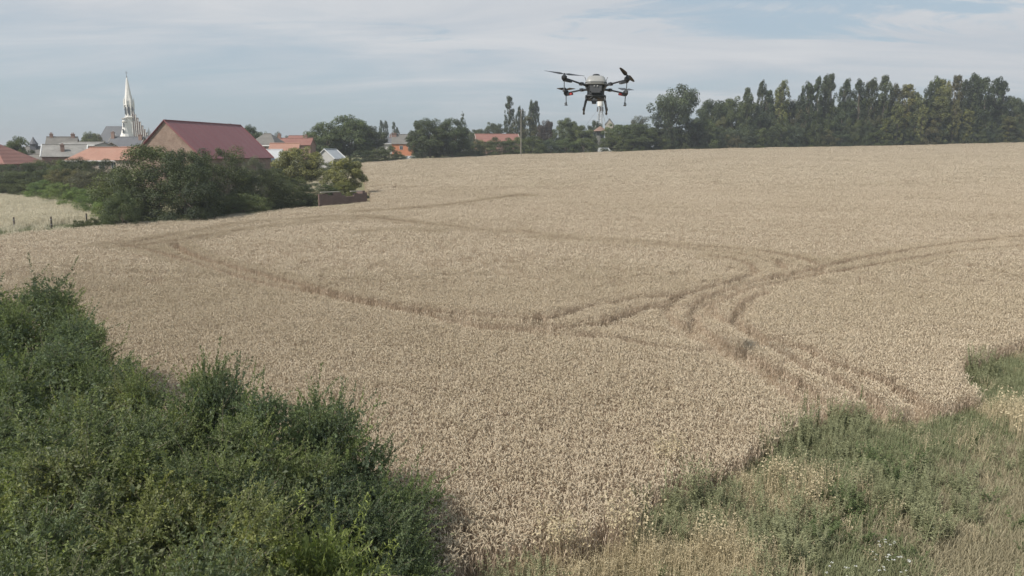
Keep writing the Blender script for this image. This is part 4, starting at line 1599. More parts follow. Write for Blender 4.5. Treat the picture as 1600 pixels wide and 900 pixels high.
# ---------------------------------------------------------------- pale pasture on the left, meadow and strip behind the hedge
def build_pasture():
    rng = np.random.default_rng(88)
    pale = [src('pale_grass_tuft', tuft('pale_grass_tuft', rng, 80, .9, .85, .034, M['pale_grass'], spread=.3, droop=.3, heads=.5, head_l=.16, head_w=.08)) for _ in range(4)]
    gre = [src('green_grass_tuft', tuft('green_grass_tuft', rng, 55, .9, .45, .04, M['green_grass'], spread=.5, droop=.5)) for _ in range(3)]
    pasture = np.vstack([gl([(-120, 378), (-10, 367), (60, 361), (158, 352)], .5), gl([(150, 335), (132, 322), (100, 305), (40, 300), (-120, 296)], .3)])
    meadow = gl([(385, 300), (520, 305), (571, 312)], .3)
    meadow = np.vstack([meadow, [wpt(562, 150), wpt(560, 205), wpt(500, 200), wpt(470, 160), wpt(380, 135)]])
    x, y = jgrid(-110, -30, 60, 215, .6, rng, lambda a, b: inside(pasture, a, b) | (inside(meadow, a, b) & (a < -12)))
    # darker green strip where the pasture meets the wheat, patches elsewhere
    lodv = np.zeros(len(x), int)
    d = np.full(len(x), 1e9)
    for a, b in zip(left_edge[:-1], left_edge[1:]):
        ab = b - a
        t = np.clip(((np.stack([x, y], 1) - a) @ ab) / (ab @ ab), 0, 1)
        q = a + t[:, None] * ab
        d = np.minimum(d, np.hypot(x - q[:, 0], y - q[:, 1]))
    lodv[(d < 13) & (rng.random(len(x)) < .95 - np.maximum(d - 9, 0) * .2)] = 1
    lodv[(vnoise(x, y, 5, 3) > .8) & (rng.random(len(x)) < .25)] = 1
    n = len(x)
    s = rng.uniform(.8, 1.2, n)
    P = np.stack([x, y, ground(x, y) - .02], 1)
    print('pasture', n)
    scatter('pasture_grass', P, np.stack([np.zeros(n), np.zeros(n), rng.uniform(0, 6.28, n)], 1), np.stack([s, s, s * (.8 + .5 * vnoise(x, y, 3, 9))], 1), lodv,
            [pale, gre], 'pale bleached uncut grass of the pasture and meadow left of the field', 'grass', rng)


build_pasture()

# ---------------------------------------------------------------- building materials
M['brick'] = brick_mat('brick', (0.24, 0.13, 0.10), (0.29, 0.18, 0.14), (0.33, 0.29, 0.25))
M['brick_tan'] = brick_mat('brick_tan', (0.255, 0.165, 0.125), (0.33, 0.24, 0.185), (0.28, 0.24, 0.2), .75)
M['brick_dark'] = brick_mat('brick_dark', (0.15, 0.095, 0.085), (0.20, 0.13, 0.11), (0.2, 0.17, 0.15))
M['brick_pink'] = brick_mat('brick_pink', (0.42, 0.33, 0.27), (0.48, 0.39, 0.32), (0.45, 0.4, 0.34), .3)
M['white_stone'] = plain('white_stone', (0.74, 0.71, 0.66), 0.85, var=.10, scale=.5)
M['pale_stone'] = plain('pale_stone', (0.36, 0.33, 0.28), 0.9, var=.15, scale=.5)
M['grey_stone'] = plain('grey_stone', (0.14, 0.14, 0.125), 0.9, var=.25, scale=.9, bump=.3)
M['render_white'] = plain('render_white', (0.42, 0.41, 0.39), 0.9, var=.08, scale=.6)
M['brown_tile'] = roof_mat('brown_tile', (0.20, 0.125, 0.095), (0.25, 0.17, 0.13), .33)
M['slate'] = roof_mat('slate', (0.105, 0.108, 0.118), (0.135, 0.135, 0.14), .25)
M['grey_tile'] = roof_mat('grey_tile', (0.125, 0.118, 0.108), (0.19, 0.175, 0.155), .33, moss=.6)
M['orange_tile'] = roof_mat('orange_tile', (0.31, 0.165, 0.12), (0.36, 0.205, 0.15), .33, moss=.35)
M['red_tile'] = roof_mat('red_tile', (0.215, 0.10, 0.082), (0.26, 0.13, 0.10), .33, moss=.3)
M['maroon_sheet'] = roof_mat('maroon_sheet', (0.225, 0.080, 0.080), (0.245, 0.094, 0.092), 1.0, rows=False, rough=.5)
M['pale_sheet'] = roof_mat('pale_sheet', (0.38, 0.39, 0.40), (0.47, 0.48, 0.49), 1.0, rows=False, rough=.5)
M['light_roof'] = roof_mat('light_roof', (0.19, 0.18, 0.165), (0.30, 0.285, 0.26), .5, moss=.5)
M['gutter'] = plain('gutter', (0.72, 0.71, 0.68), 0.6, var=.05)
M['window'] = plain('window', (0.05, 0.06, 0.07), 0.15, var=.1, spec=.6)
M['frame'] = plain('frame', (0.7, 0.69, 0.66), 0.6, var=.04)
M['dark_wood'] = plain('dark_wood', (0.10, 0.08, 0.065), 0.85)
M['grey_wood'] = plain('grey_wood', (0.27, 0.24, 0.20), 0.9, scale=8, var=.25)
M['steel'] = plain('steel', (0.42, 0.42, 0.41), 0.5, metal=.4, var=.1)
M['orange_render'] = plain('orange_render', (0.55, 0.22, 0.12), 0.9, var=.1, scale=.8)


def slab(mb, quad, th, mi=0):
    """a roof slope: quad of 4 points (counter clockwise from outside) given a thickness downward"""
    q = [Vector(p) for p in quad]
    n = (q[1] - q[0]).cross(q[2] - q[0]).normalized()
    if n.z < 0:
        n = -n
    v = [tuple(p) for p in q] + [tuple(p - n * th) for p in q]
    k = len(q)
    fs = [tuple(range(k)), tuple(range(2 * k - 1, k - 1, -1))]
    for i in range(k):
        j = (i + 1) % k
        fs.append((i, k + i, k + j, j))
    mb.add(v, fs, mi)


def house(name, label, cat, loc, rz, L, W, eave, ridge, roof, wall, hip=(0, 0), over=.35, gut=True, chimneys=(), wins=(), group=None, verge=None, drop=1.0):
    """ridge along local x; loc = centre at ground; eave and ridge are heights above it"""
    e = empty(name, loc, rz, label, cat, group)
    hx, hy = L / 2, W / 2
    mb = MB()
    slope = (ridge - eave) / hy
    we = eave - .12
    wr = ridge - .14
    zt0, zt1 = (wr if not hip[0] else we), (wr if not hip[1] else we)
    vs = [(-hx, -hy, -drop), (hx, -hy, -drop), (hx, hy, -drop), (-hx, hy, -drop), (-hx, -hy, we), (hx, -hy, we), (hx, hy, we), (-hx, hy, we)]
    fs = [(0, 1, 5, 4), (2, 3, 7, 6)]
    if hip[0]:
        fs.append((3, 0, 4, 7))
    else:
        vs.append((-hx, 0, wr))
        fs.append((3, 0, 4, len(vs) - 1, 7))
    if hip[1]:
        fs.append((1, 2, 6, 5))
    else:
        vs.append((hx, 0, wr))
        fs.append((1, 2, 6, len(vs) - 1, 5))
    mb.add(vs, fs)
    mb.build('wall', M[wall], e)
    r = MB()
    o = over
    ez = eave - slope * o
    xl, xr = -hx - (o if hip[0] else .18), hx + (o if hip[1] else .18)
    rl, rr_ = -hx + hip[0] - (0 if hip[0] else .18), hx - hip[1] + (0 if hip[1] else .18)
    slab(r, [(xl, -hy - o, ez), (xr, -hy - o, ez), (rr_, 0, ridge), (rl, 0, ridge)], .14)
    slab(r, [(xr, hy + o, ez), (xl, hy + o, ez), (rl, 0, ridge), (rr_, 0, ridge)], .14)
    if hip[0]:
        slab(r, [(xl, hy + o, ez), (xl, -hy - o, ez), (rl, 0, ridge + .003)], .14)
    if hip[1]:
        slab(r, [(xr, -hy - o, ez), (xr, hy + o, ez), (rr_, 0, ridge + .003)], .14)
    r.tube([(rl, 0, ridge + .03), (rr_, 0, ridge + .03)], .13, 6)
    rf = r.build('roof', M[roof], e)
    if verge:
        for sx_ in (xl - .04, xr + .04):
            v = MB()
            v.tube([(sx_, -(hy + o), ez), (sx_, 0, ridge + .02), (sx_, hy + o, ez)], .11, 4)
            v.build('verge_board', M[verge], rf)
    if gut:
        for s in (-1, 1):
            g = MB()
            g.box((0, s * (hy + o + .07), ez - .06), (xr - xl, .16, .2))
            g.build('gutter', M['gutter'], rf)
    for cx, cyy, ch, cw in chimneys:
        c = MB()
        zb = ridge - slope * abs(cyy) - .5
        c.box((cx, cyy, (zb + ridge + ch) / 2), (cw, cw * .8, ridge + ch - zb))
        c.box((cx, cyy, ridge + ch + .06), (cw * 1.2, cw, .14))
        for dx in (-.2, .2):
            c.lathe((cx + dx * cw, cyy, ridge + ch + .12), [(.11, 0), (.09, .35)], 8)
        c.build('chimney', M['brick'], rf)
    for w in wins:
        face, a, z, ww, wh = w
        m, g = MB(), MB()
        if face in 'fb':
            y = -hy - .012 if face == 'f' else hy + .012
            s = -1 if face == 'f' else 1
            m.box((a, y - s * .02, z), (ww + .16, .08, wh + .16))
            g.box((a, y + s * .035, z), (ww, .04, wh))
            g.box((a, y + s * .05, z), (.05, .04, wh), mi=1)
        else:
            x = -hx - .012 if face == 'l' else hx + .012
            s = -1 if face == 'l' else 1
            m.box((x - s * .02, a, z), (.08, ww + .16, wh + .16))
            g.box((x + s * .035, a, z), (.04, ww, wh))
            g.box((x + s * .05, a, z), (.04, .05, wh), mi=1)
        wo = m.build('window', M['frame'], e)
        g.build('pane', [M['window'], M['frame']], wo)
    return e


def place(px, Y):
    x = xat(px, Y, gz((px - 800) / F * Y, Y) + 3)
    return x, Y, gz(x, Y)


def H(py, Y, g):
    return zat(py, Y) - g


# big barn with maroon sheet roof (gable towards the field)
ax, ay = xat(258, 124, 12), 124.0
bx, by = xat(376, 147, 12), 147.0
dx_, dy_ = bx - ax, by - ay
Lb = math.hypot(dx_, dy_)
gcx, gcy = (ax + bx) / 2, (ay + by) / 2
gb = gz(gcx, gcy)
barn_r = zat(188, ay) - gb
barn = house('barn', 'big brick barn with a smooth maroon metal roof', 'barn', (gcx, gcy, gb), math.atan2(dy_, dx_), Lb, 11.6, barn_r - 5.5, barn_r, 'maroon_sheet', 'brick_tan',
             gut=False, over=.5, verge='maroon_sheet')
db = MB()
db.box((2, -5.85, 1.7), (3.6, .1, 3.4))
db.build('barn_door', M['dark_wood'], barn)

# far left farm building with hipped red roof
g = gz(-70, 150)
Y = 150
xr_ = xat(36, Y, 4)
house('farm_building', 'low farm building with a hipped red tiled roof at the left edge', 'house', (xr_ - 14, Y + 2, g), R(-3), 28, 12, H(254, Y, g), H(221, Y, g), 'red_tile', 'brick_dark',
      hip=(5.5, 6), gut=False, wins=[('f', 6, 1.6, 1, 1.2), ('f', 2, 1.6, 1, 1.2)])
x, Y, g = place(56, 165)
house('outbuilding', 'long low brown-tiled outbuilding right of the red hipped roof', 'outbuilding', (x, Y, g), R(-2), 10, 6, H(251, Y, g), H(241, Y, g), 'grey_tile', 'brick_dark', gut=False)
# grey roof house with turret
x, Y, g = place(62, 205)
hs = house('turret_house', 'grey roofed house with a small pointed turret on its roof', 'house', (x, Y, g), R(14), 11.5, 9, H(244, Y, g), H(229, Y, g), 'grey_tile', 'brick',
           hip=(3, 2), chimneys=(), wins=[('f', -2, 2.2, 1, 1.4), ('f', 2, 2.2, 1, 1.4)])
t = MB()
zt = H(229, Y, g)
t.box((-.6, -.8, zt - .2), (1.5, 1.5, 1.6))
t.lathe((-.6, -.8, zt + .6), [(1.15, 0), (.55, .9), (.05, 1.9)], 8)
t.build('turret', M['slate'], hs)
t = MB()
slab(t, [(-8.5, -5.5, zt - 3.2), (-5.0, -5.5, zt - 2.6), (-3.5, -1, zt - .9), (-7.2, -1, zt - 2.2)], .12)
t.build('roof_light_sheet', M['pale_sheet'], hs)
# two-chimney house
x, Y, g = place(99, 190)
house('two_chimney_house', 'tall grey-tiled brick house with two chimneys', 'house', (x + .5, Y, g), R(20), 6.4, 7, H(230, Y, g), H(214, Y, g), 'grey_tile', 'brick',
      chimneys=[(-2.3, 0, .6, .7), (2.3, 0, .6, .8)], wins=[('f', -1.6, 4.6, .9, 1.3), ('f', 1.2, 4.6, .9, 1.3), ('f', -1.6, 1.6, .9, 1.3)])
# light roofed farm range
x, Y, g = place(113, 165)
house('light_roofed_shed', 'pale grey roofed shed sloping behind the orange tiles', 'shed', (x - 1, Y, g), R(24), 8, 7.5, H(243, Y, g), H(226, Y, g), 'light_roof', 'brick',
      verge='gutter', chimneys=[(-.3, -2.2, -.2, .7)], gut=False)
x, Y, g = place(135, 172)
house('white_edged_shed', 'flat pale roof with a bright white edge behind the orange tiles', 'shed', (x, Y, g), R(-3), 9, 7, H(226.5, Y, g), H(222.5, Y, g), 'light_roof', 'render_white', over=.2)
x, Y, g = place(160, 200)
house('slate_outhouse', 'small slate roof beside the sandstone gable', 'outbuilding', (x, Y, g), R(-4), 5.2, 6, H(229, Y, g), H(222.5, Y, g), 'slate', 'brick', gut=False, verge='pale_stone')
# long orange tiled range
x, Y, g = place(165, 145)
house('tiled_farmhouse', 'long farm range with bright orange tiles and white gutter', 'house', (x, Y, g), R(1.5), 10.5, 7, H(249, Y, g), H(230.5, Y, g), 'orange_tile', 'brick_pink',
      hip=(2.8, 0), over=.3, wins=[('f', -1.2, H(258, Y, g), .9, 1.1), ('f', 1.2, H(258, Y, g), .9, 1.1), ('f', 3.4, H(258, Y, g), .8, 1.0)])
x2, Y2, g2 = place(216, 143)
house('orange_tiled_wing', 'orange tiled wing running up to the barn gable', 'house', (x2, Y2 + 1, g2), R(2), 5.8, 6.5, H(248, Y2, g2), H(230, Y2, g2), 'orange_tile', 'brick_pink', gut=False)
# brick house with slate roof in front of the church
x, Y, g = place(203, 240)
house('slate_roofed_house', 'brick house with a dark slate roof before the church', 'house', (x, Y, g), R(3), 9.6, 9, H(231, Y, g), H(214, Y, g), 'slate', 'brick', verge='pale_stone',
      chimneys=[(-4.2, -.4, 1.3, .9), (4.2, -1.0, .5, 1.0)], gut=False, wins=[('f', -2.5, 3, 1, 1.5), ('f', 1.5, 3, 1, 1.5)])
x, Y, g = place(234, 262)
house('slate_cottage', 'slate roofed cottage squeezed between house and barn', 'house', (x, Y, g), R(5), 5, 7, H(226, Y, g), H(214, Y, g), 'slate', 'brick', gut=False)
# grey hipped house right of the barn
x, Y, g = place(421, 190)
house('grey_hipped_house', 'brick house with a steep grey hipped roof and white gutter', 'house', (x, Y, g), R(-6), 6.8, 8.2, H(226, Y, g), H(209, Y, g), 'grey_tile', 'brick',
      hip=(2.4, 2.6), wins=[('f', -1.8, H(231, Y, g), .9, 1.2), ('f', .2, H(231, Y, g), .9, 1.2), ('f', 2.0, H(231, Y, g), .9, 1.2)])
x, Y, g = place(424, 150)
house('metal_roofed_shed', 'low shed with a pale corrugated metal roof', 'shed', (x, Y, g), R(-2), 4.6, 6, H(250, Y, g), H(234, Y, g), 'pale_sheet', 'render_white', gut=False)
x, Y, g = place(462, 210)
house('red_roofed_house', 'red brick house with a red tiled roof left of the largest round tree', 'house', (x, Y, g), R(4), 9.5, 8, H(226, Y, g), H(216, Y, g), 'red_tile', 'brick',
      chimneys=[(-4, 0, .9, .8), (3, 0, .6, .7)], gut=False)
x, Y, g = place(476, 240)
house('far_red_roofed_house', 'red tiled house roof highest behind the other red roofs', 'house', (x, Y, g), R(-4), 9, 8, H(222, Y, g), H(212, Y, g), 'red_tile', 'brick', gut=False)
x, Y, g = place(447, 170)
house('orange_roofed_annex', 'low orange tiled roof behind the spreading tree', 'house', (x, Y, g), R(8), 6, 6, H(235, Y, g), H(224, Y, g), 'orange_tile', 'render_white')
x, Y, g = place(512, 170)
house('white_gabled_shed', 'pale metal shed with its gable facing the field', 'shed', (x, Y + 3, g), R(90 - 16), 5, 4.2, H(246, Y, g), H(233, Y, g), 'pale_sheet', 'render_white', gut=False, verge='gutter')
x, Y, g = place(604, 300)
house('slate_hall', 'grey slate roof below the four thin poplars', 'house', (x, Y, g), R(2), 11, 9, H(224, Y, g), H(215, Y, g), 'slate', 'render_white', chimneys=[(1.5, 0, 1.0, .5)])
x, Y, g = place(632, 280)
house('orange_walled_house', 'dark roofed brick house with a bright orange lower wall', 'house', (x, Y, g), R(6), 8.5, 9, H(224, Y, g), H(210, Y, g), 'grey_tile', 'orange_render',
      chimneys=[(-3.6, -.6, .2, 1.8)], gut=False, wins=[('f', -1, H(231, Y, g), 1, 1.2), ('f', 2, H(231, Y, g), 1, 1.2)])
x, Y, g = place(776, 275)
house('long_red_barn', 'long barn with a faded red roof and pale ridge behind bushes', 'barn', (x, Y, g), R(8), 15, 11, H(221, Y, g), H(209.5, Y, g), 'red_tile', 'brick', gut=False, verge='pale_stone')
x, Y, g = place(952, 330)
house('pale_stone_house', 'pale stone gable showing above the trees beside the mast', 'house', (x, Y, g), R(90 - 12), 5, 3.3, H(194, Y, g), H(186, Y, g), 'grey_tile', 'pale_stone', gut=False)

# ---------------------------------------------------------------- ruined brick wall at the field corner
def brick_wall():
    pa = ghit(497, 323, .0)
    pb = ghit(572, 316.5, .0)
    d = pb - pa
    L = float(np.hypot(*d))
    e = empty('brick_wall', (float(pa[0]), float(pa[1]) + .5, gz(*pa)), math.atan2(d[1], d[0]), 'ruined dark brick wall overgrown by the yellow-green tree at the field corner', 'wall')
    mb = MB()
    rng = np.random.default_rng(4)
    x = 0
    while x < L:
        w = rng.uniform(.35, .9)
        w = min(w, L - x + .01)
        hgt = 1.7 + rng.uniform(-.35, .2) - (.5 if .45 < x / L < .62 else 0)
        mb.box((x + w / 2, 0, hgt / 2 - .3), (w, .34 + rng.uniform(0, .01), hgt + .6))
        x += w
    mb.box((L - .2, .4 + .9, .8), (.36, 1.9, 2.2))
    mb.build('brickwork', M['brick_dark'], e)
    c = MB()
    for a, b in ((.3, .42 * L), (.66 * L, .9 * L)):
        c.box(((a + b) / 2, 0, 1.9), (b - a, .44, .10))
    c.build('coping', M['pale_stone'], e)


brick_wall()

# ---------------------------------------------------------------- church
def church():
    Y = 430.0
    x0 = xat(205, Y, 20)
    g = gz(x0, Y)
    m_px = Y / F
    e = empty('church', (x0, Y, g), R(0), 'church with tall white spire, stepped brick and white front and slate roofed nave', 'church')

    def z(py):
        return zat(py, Y) - g

    def X(px, dy=0.0):
        return xat(px, Y + dy, 14) - x0
    # tower shaft
    tb = MB()
    tb.box((0, 0, (z(184) - 2) / 2), (4.6, 4.6, z(184) + 2), R(28))
    tb.build('tower', M['white_stone'], e)
    but = MB()
    for k in range(4):
        a = R(28 + 45 + 90 * k)
        cx, cyy = math.cos(a) * 3.0, math.sin(a) * 3.0
        but.box((cx, cyy, z(190) / 2), (1.0, 1.0, z(190)), R(28), taper=.7)
        but.lathe((cx, cyy, z(190) - .02), [(.45, 0), (.3, 1.2), (.02, 3.0)], 6)
    but.build('buttress', M['white_stone'], e)
    # flared base towards the left
    fl = MB()
    fl.lathe((-1.8, -2.6, 0), [(3.4, -1), (3.2, z(215)), (2.2, z(208)), (1.5, z(200)), (1.1, z(188))], 10)
    fl.build('stair_turret', M['white_stone'], e)
    for zz in (z(196), z(205)):
        w = MB()
        w.box((-1.9, -5.0 if zz < z(200) else -3.9, zz), (.6, .5, 2.2))
        w.build('stair_window', M['window'], e)
    bd = MB()
    for py in (187, 192):
        bd.lathe((-1.8, -2.6, z(py)), [(1.35, 0), (1.5, .15), (1.5, .5), (1.3, .7)], 10)
    bd.build('turret_band', M['pale_stone'], e)
    # belfry openings
    for k in range(4):
        a = R(28 + 90 * k - 90)
        n = Vector((math.cos(a), math.sin(a), 0))
        tt = Vector((-n.y, n.x, 0))
        for s in (-1, 1):
            w = MB()
            c = n * 2.33 + tt * .85 * s
            w.box((c.x, c.y, z(172)), (.12, .7, z(166) - z(178)), a)
            w.lathe((c.x, c.y, z(166) - .02), [(.34, 0), (.2, .5), (.02, .9)], 6, sx=1, sy=1)
            w.build('belfry_opening', M['window'], e)
    up = MB()
    up.lathe((0, 0, z(184)), [(3.1, 0), (3.1, .4), (2.35, .5), (2.3, z(166) - z(184)), (2.6, z(165) - z(184)), (2.6, z(163) - z(184))], 8)
    up.build('belfry', M['white_stone'], e)
    for k in range(8):
        a = R(22.5 + 45 * k)
        w = MB()
        w.box((math.cos(a) * 2.24, math.sin(a) * 2.24, z(174)), (.12, .75, z(168) - z(181)), a)
        w.build('louvre', M['window'], e)
    pin = MB()
    for k in range(8):
        a = R(45 * k)
        pin.lathe((math.cos(a) * 2.55, math.sin(a) * 2.55, z(170)), [(.32, 0), (.32, 3.0), (.42, 3.1), (.02, 6.0)], 6)
    pin.build('pinnacle', M['white_stone'], e)
    sp = MB()
    sp.lathe((0, 0, z(164)), [(2.5, 0), (.42, z(123) - z(164)), (.06, z(120) - z(164))], 8)
    for fr, s in ((.25, .75), (.42, .6)):
        zz = (z(122) - z(164)) * fr
        rr = 2.5 * (1 - fr)
        for k in range(4):
            a = R(45 * k * 2)
            sp.lathe((math.cos(a) * rr * .96, math.sin(a) * rr * .96, z(164) + zz), [(.34 * s, 0), (.34 * s, 1.0 * s), (.02, 2.2 * s)], 5)
    s_ = sp.build('spire', M['white_stone'], e)
    cr = MB()
    cr.tube([(0, 0, z(121)), (0, 0, z(111))], .09, 6)
    cr.tube([(-.7, 0, z(114)), (.7, 0, z(114))], .08, 6)
    cr.lathe((0, 0, z(121)), [(.28, 0), (.3, .3), (.05, .7)], 8)
    cr.build('cross', M['dark_wood'], s_)
    # stepped front: brick wall in steps, white ribs with pinnacles
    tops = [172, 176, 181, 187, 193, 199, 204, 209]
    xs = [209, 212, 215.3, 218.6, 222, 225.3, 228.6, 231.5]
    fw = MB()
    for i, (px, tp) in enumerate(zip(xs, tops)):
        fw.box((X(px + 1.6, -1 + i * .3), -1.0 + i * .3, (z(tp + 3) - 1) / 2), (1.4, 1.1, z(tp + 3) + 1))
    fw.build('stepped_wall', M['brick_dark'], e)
    for i, (px, tp) in enumerate(zip(xs, tops)):
        rb = MB()
        yy = -1.7 + i * .3
        rb.box((X(px, yy), yy, z(tp + 2) / 2), (.27, .3, z(tp + 2)))
        rb.lathe((X(px, yy), yy, z(tp + 2) - .02), [(.24, 0), (.24, .35), (.02, 1.8)], 6)
        rb.build('white_rib', M['white_stone'], e)
    lb = MB()
    lb.box((X(220), -1.6 + .6, z(216) - 1.0), (9.0, .5, 1.6), R(12))
    lb.build('string_course', M['white_stone'], e)
    ct = MB()
    ct.lathe((X(234, 5), 5, 0), [(1.9, 0), (1.8, z(214)), (1.9, z(213)), (1.0, z(207)), (.25, z(201)), (.02, z(198))], 10)
    ct.build('corner_turret', M['white_stone'], e)
    # nave and roof behind
    yn = 12
    nv = MB()
    Xl, Xr = X(157, yn), X(226, yn)
    zr, ze = zat(197, Y + yn) - g, zat(226, Y + yn - 6) - g
    nv.box(((Xl + Xr) / 2, yn, ze / 2 - .4), (Xr - Xl - 1, 11.0, ze - .6))
    nv.build('nave_wall', M['brick'], e)
    nr = MB()
    nr.add([(Xl, yn - 6, ze), (Xr, yn - 6, ze), (Xr, yn + 6, ze), (Xl, yn + 6, ze), (X(168, yn), yn, zr), (Xr - 1, yn, zr)],
           [(3, 2, 1, 0), (0, 1, 5, 4), (2, 3, 4, 5), (3, 0, 4), (1, 2, 5)])
    nr.build('nave_roof', M['slate'], e)
    # little lantern turret on the roof's near slope
    lt = MB()
    lt.lathe((X(178.5, yn - 7.5), yn - 7.5, 0), [(1.1, 0), (1.1, z(211)), (1.35, z(210.5)), (.7, z(208)), (.12, z(206)), (.02, z(203))], 8)
    lt.build('lantern_turret', M['white_stone'], e)


church()

# ---------------------------------------------------------------- stone tower, mast, utility pole, posts, cars
x, Y, g = place(937.5, 300)
tw = empty('stone_tower', (x, Y, g), 0, 'round grey stone tower with a low conical tiled roof', 'tower')
t = MB()
t.lathe((0, 0, -1), [(1.55, 0), (1.4, H(204.5, Y, g) + 1)], 20)
t.build('wall', M['grey_stone'], tw)
t = MB()
t.lathe((0, 0, H(205, Y, g)), [(2.95, 0), (2.7, .12), (1.2, 1.2), (.05, H(197, Y, g) - H(205, Y, g))], 20)
t.build('roof', M['brown_tile'], tw)
t = MB()
t.box((.2, -1.66, H(212, Y, g)), (.6, .14, 1.1))
t.build('window', M['window'], tw)


def mast():
    x, Y, g = place(937, 345)
    e = empty('telecom_mast', (x, Y, g), R(12), 'lattice mast with a pale antenna drum and spread guy wires behind the drone', 'mast')
    H1, H0 = zat(166, Y) - g, 0
    m = MB()
    c = [(math.cos(R(90 + 120 * k)), math.sin(R(90 + 120 * k))) for k in range(3)]

    def wd(z):
        return 1.15 - .35 * z / H1
    for a, b in c:
        m.tube([(a * wd(0), b * wd(0), 0), (a * wd(H1), b * wd(H1), H1)], .11, 6)
    z, k = 0.0, 0
    while z < H1 - 1.4:
        z2 = z + 1.5
        for i in range(3):
            p, q = c[i], c[(i + 1) % 3]
            m.tube([(p[0] * wd(z), p[1] * wd(z), z), (q[0] * wd(z2), q[1] * wd(z2), z2)], .05, 4, caps=False)
            m.tube([(p[0] * wd(z), p[1] * wd(z), z), (q[0] * wd(z), q[1] * wd(z), z)], .04, 4, caps=False)
        z = z2
    m.build('lattice', M['steel'], e)
    d = MB()
    d.lathe((0, 0, H1), [(1.25, 0), (1.3, .3), (1.3, zat(157, Y) - zat(166, Y)), (1.0, zat(156, Y) - zat(166, Y))], 14)
    d.build('antenna_drum', M['white_stone'], e)
    for k in range(3):
        p = MB()
        a = R(20 + 120 * k)
        p.box((math.cos(a) * 1.3, math.sin(a) * 1.3, H1 - 1.3), (.3, .6, 2.0), a)
        p.build('antenna_panel', M['dark_wood'], e)
    for k, (ang, dist) in enumerate(((R(178), 15), (R(-4), 13), (R(60), 15), (R(-100), 12))):
        w = MB()
        w.tube([(math.cos(ang) * .8, math.sin(ang) * .8, H1 - 1.0), (math.cos(ang) * dist, math.sin(ang) * dist, 0)], .028, 4)
        w.build('guy_wire', M['dark_wood'], e)
    for s in (-1, 1):
        w = MB()
        w.tube([(.5 * s, -.4, H1 - 1.2), (s * 3.4, -1.5, H1 - 12.5), (s * 3.6, -1.5, 0)], .13, 6)
        w.build('leg', M['steel'], e)


mast()

x, Y, g = place(814, 252)
po = empty('utility_pole', (x, Y, g), 0, 'thin pale utility pole rising from the bushes left of the drone', 'pole')
m = MB()
m.tube([(0, 0, -.3), (0, 0, H(172, Y, g))], [.16, .10], 8)
m.build('post', M['grey_wood'], po)
m = MB()
m.box((0, 0, H(173, Y, g)), (1.4, .12, .14))
for q in (-.6, 0, .6):
    m.lathe((q, 0, H(173, Y, g) + .07), [(.05, 0), (.06, .1), (.03, .2)], 6)
m.build('crossarm', M['grey_wood'], po)

for px, top, py in ((23, 350, 362), (81, 345, 361), (136, 346, 355)):
    p = ghit(px, py, 0.0)
    g = gz(*p)
    hgt = max(1.5, zat(top, p[1]) - g + .3)
    o = empty('fence_post', (p[0], p[1], g), 0, {23: 'short weathered fence post nearest the left edge', 81: 'tallest weathered fence post between pasture and wheat',
                                               136: 'fence post half hidden in weeds at the end of the pasture'}[px], 'fence post', 'fence posts along the pasture')
    m = MB()
    m.tube([(0, 0, -.3), (.02, 0, hgt * .5), (.05, 0, hgt)], [.10, .09, .08], 7)
    m.build('stake', M['dark_wood'], o)
    m = MB()
    for zz in (.45, .8):
        m.lathe((.03, 0, hgt * zz), [(.115, 0), (.115, .05)], 7)
    m.build('wire_tie', M['steel'], o)


def car(px, Y, rz, body, label, name='parked_car', van=False):
    x, Y, g = place(px, Y)
    e = empty(name, (x, Y, g), R(rz), label, 'van' if van else 'car')
    L, W, Hh = (4.9, 1.9, 2.1) if van else (4.2, 1.75, 1.5)
    if van:
        prof = [(-L / 2, .35), (L / 2, .35), (L / 2, .95), (L / 2 - .5, 1.15), (L / 2 - 1.3, Hh - .05), (-L / 2 + .1, Hh), (-L / 2, 1.2)]
    else:
        prof = [(-L / 2, .35), (L / 2, .35), (L / 2, .72), (L / 2 - .25, .86), (L / 2 - 1.1, .95), (L / 2 - 1.75, Hh - .03), (-L / 2 + .9, Hh), (-L / 2 + .15, .98), (-L / 2, .85)]
    n = len(prof)
    b = MB()
    vs = []
    for s in (-1, 1):
        for a, z in prof:
            t = 1 - .16 * max(0, (z - .9) / (Hh - .9))
            vs.append((a, s * W / 2 * t, z))
    fs = [tuple(range(n)), tuple(range(2 * n - 1, n - 1, -1))] + [(i, n + i, n + (i + 1) % n, (i + 1) % n) for i in range(n)]
    b.add(vs, fs)
    bo = b.build('body', body, e)
    for s in (-1, 1):
        for a0, a1 in ((-L / 2 + .75, -.12), (0.02, L / 2 - 1.75)) if not van else ((0.3, L / 2 - 1.4),):
            w = MB()
            z0, z1 = .98, Hh - .16
            y0 = s * (W / 2 * (1 - .16 * (z0 - .9) / (Hh - .9)) + .012)
            y1 = s * (W / 2 * (1 - .16 * (z1 - .9) / (Hh - .9)) + .012)
            q = [(a0, y0, z0), (a1, y0, z0), (a1 - .25, y1, z1), (a0 + .25, y1, z1)]
            w.add(q + [(p[0], p[1] - s * .03, p[2]) for p in q], [(0, 1, 2, 3), (7, 6, 5, 4), (0, 4, 5, 1), (1, 5, 6, 2), (2, 6, 7, 3), (3, 7, 4, 0)])
            w.build('window', M['window'], e)
        for a in (-L / 2 + .8, L / 2 - .85):
            w = MB()
            w.tube([(a, s * (W / 2 - .2), .33), (a, s * (W / 2 + .02), .33)], .33, 14)
            wo = w.build('wheel', M['dark_wood'], e)
            w = MB()
            w.tube([(a, s * (W / 2 + .018), .33), (a, s * (W / 2 + .035), .33)], .2, 10)
            w.build('rim', M['steel'], wo)
    return e


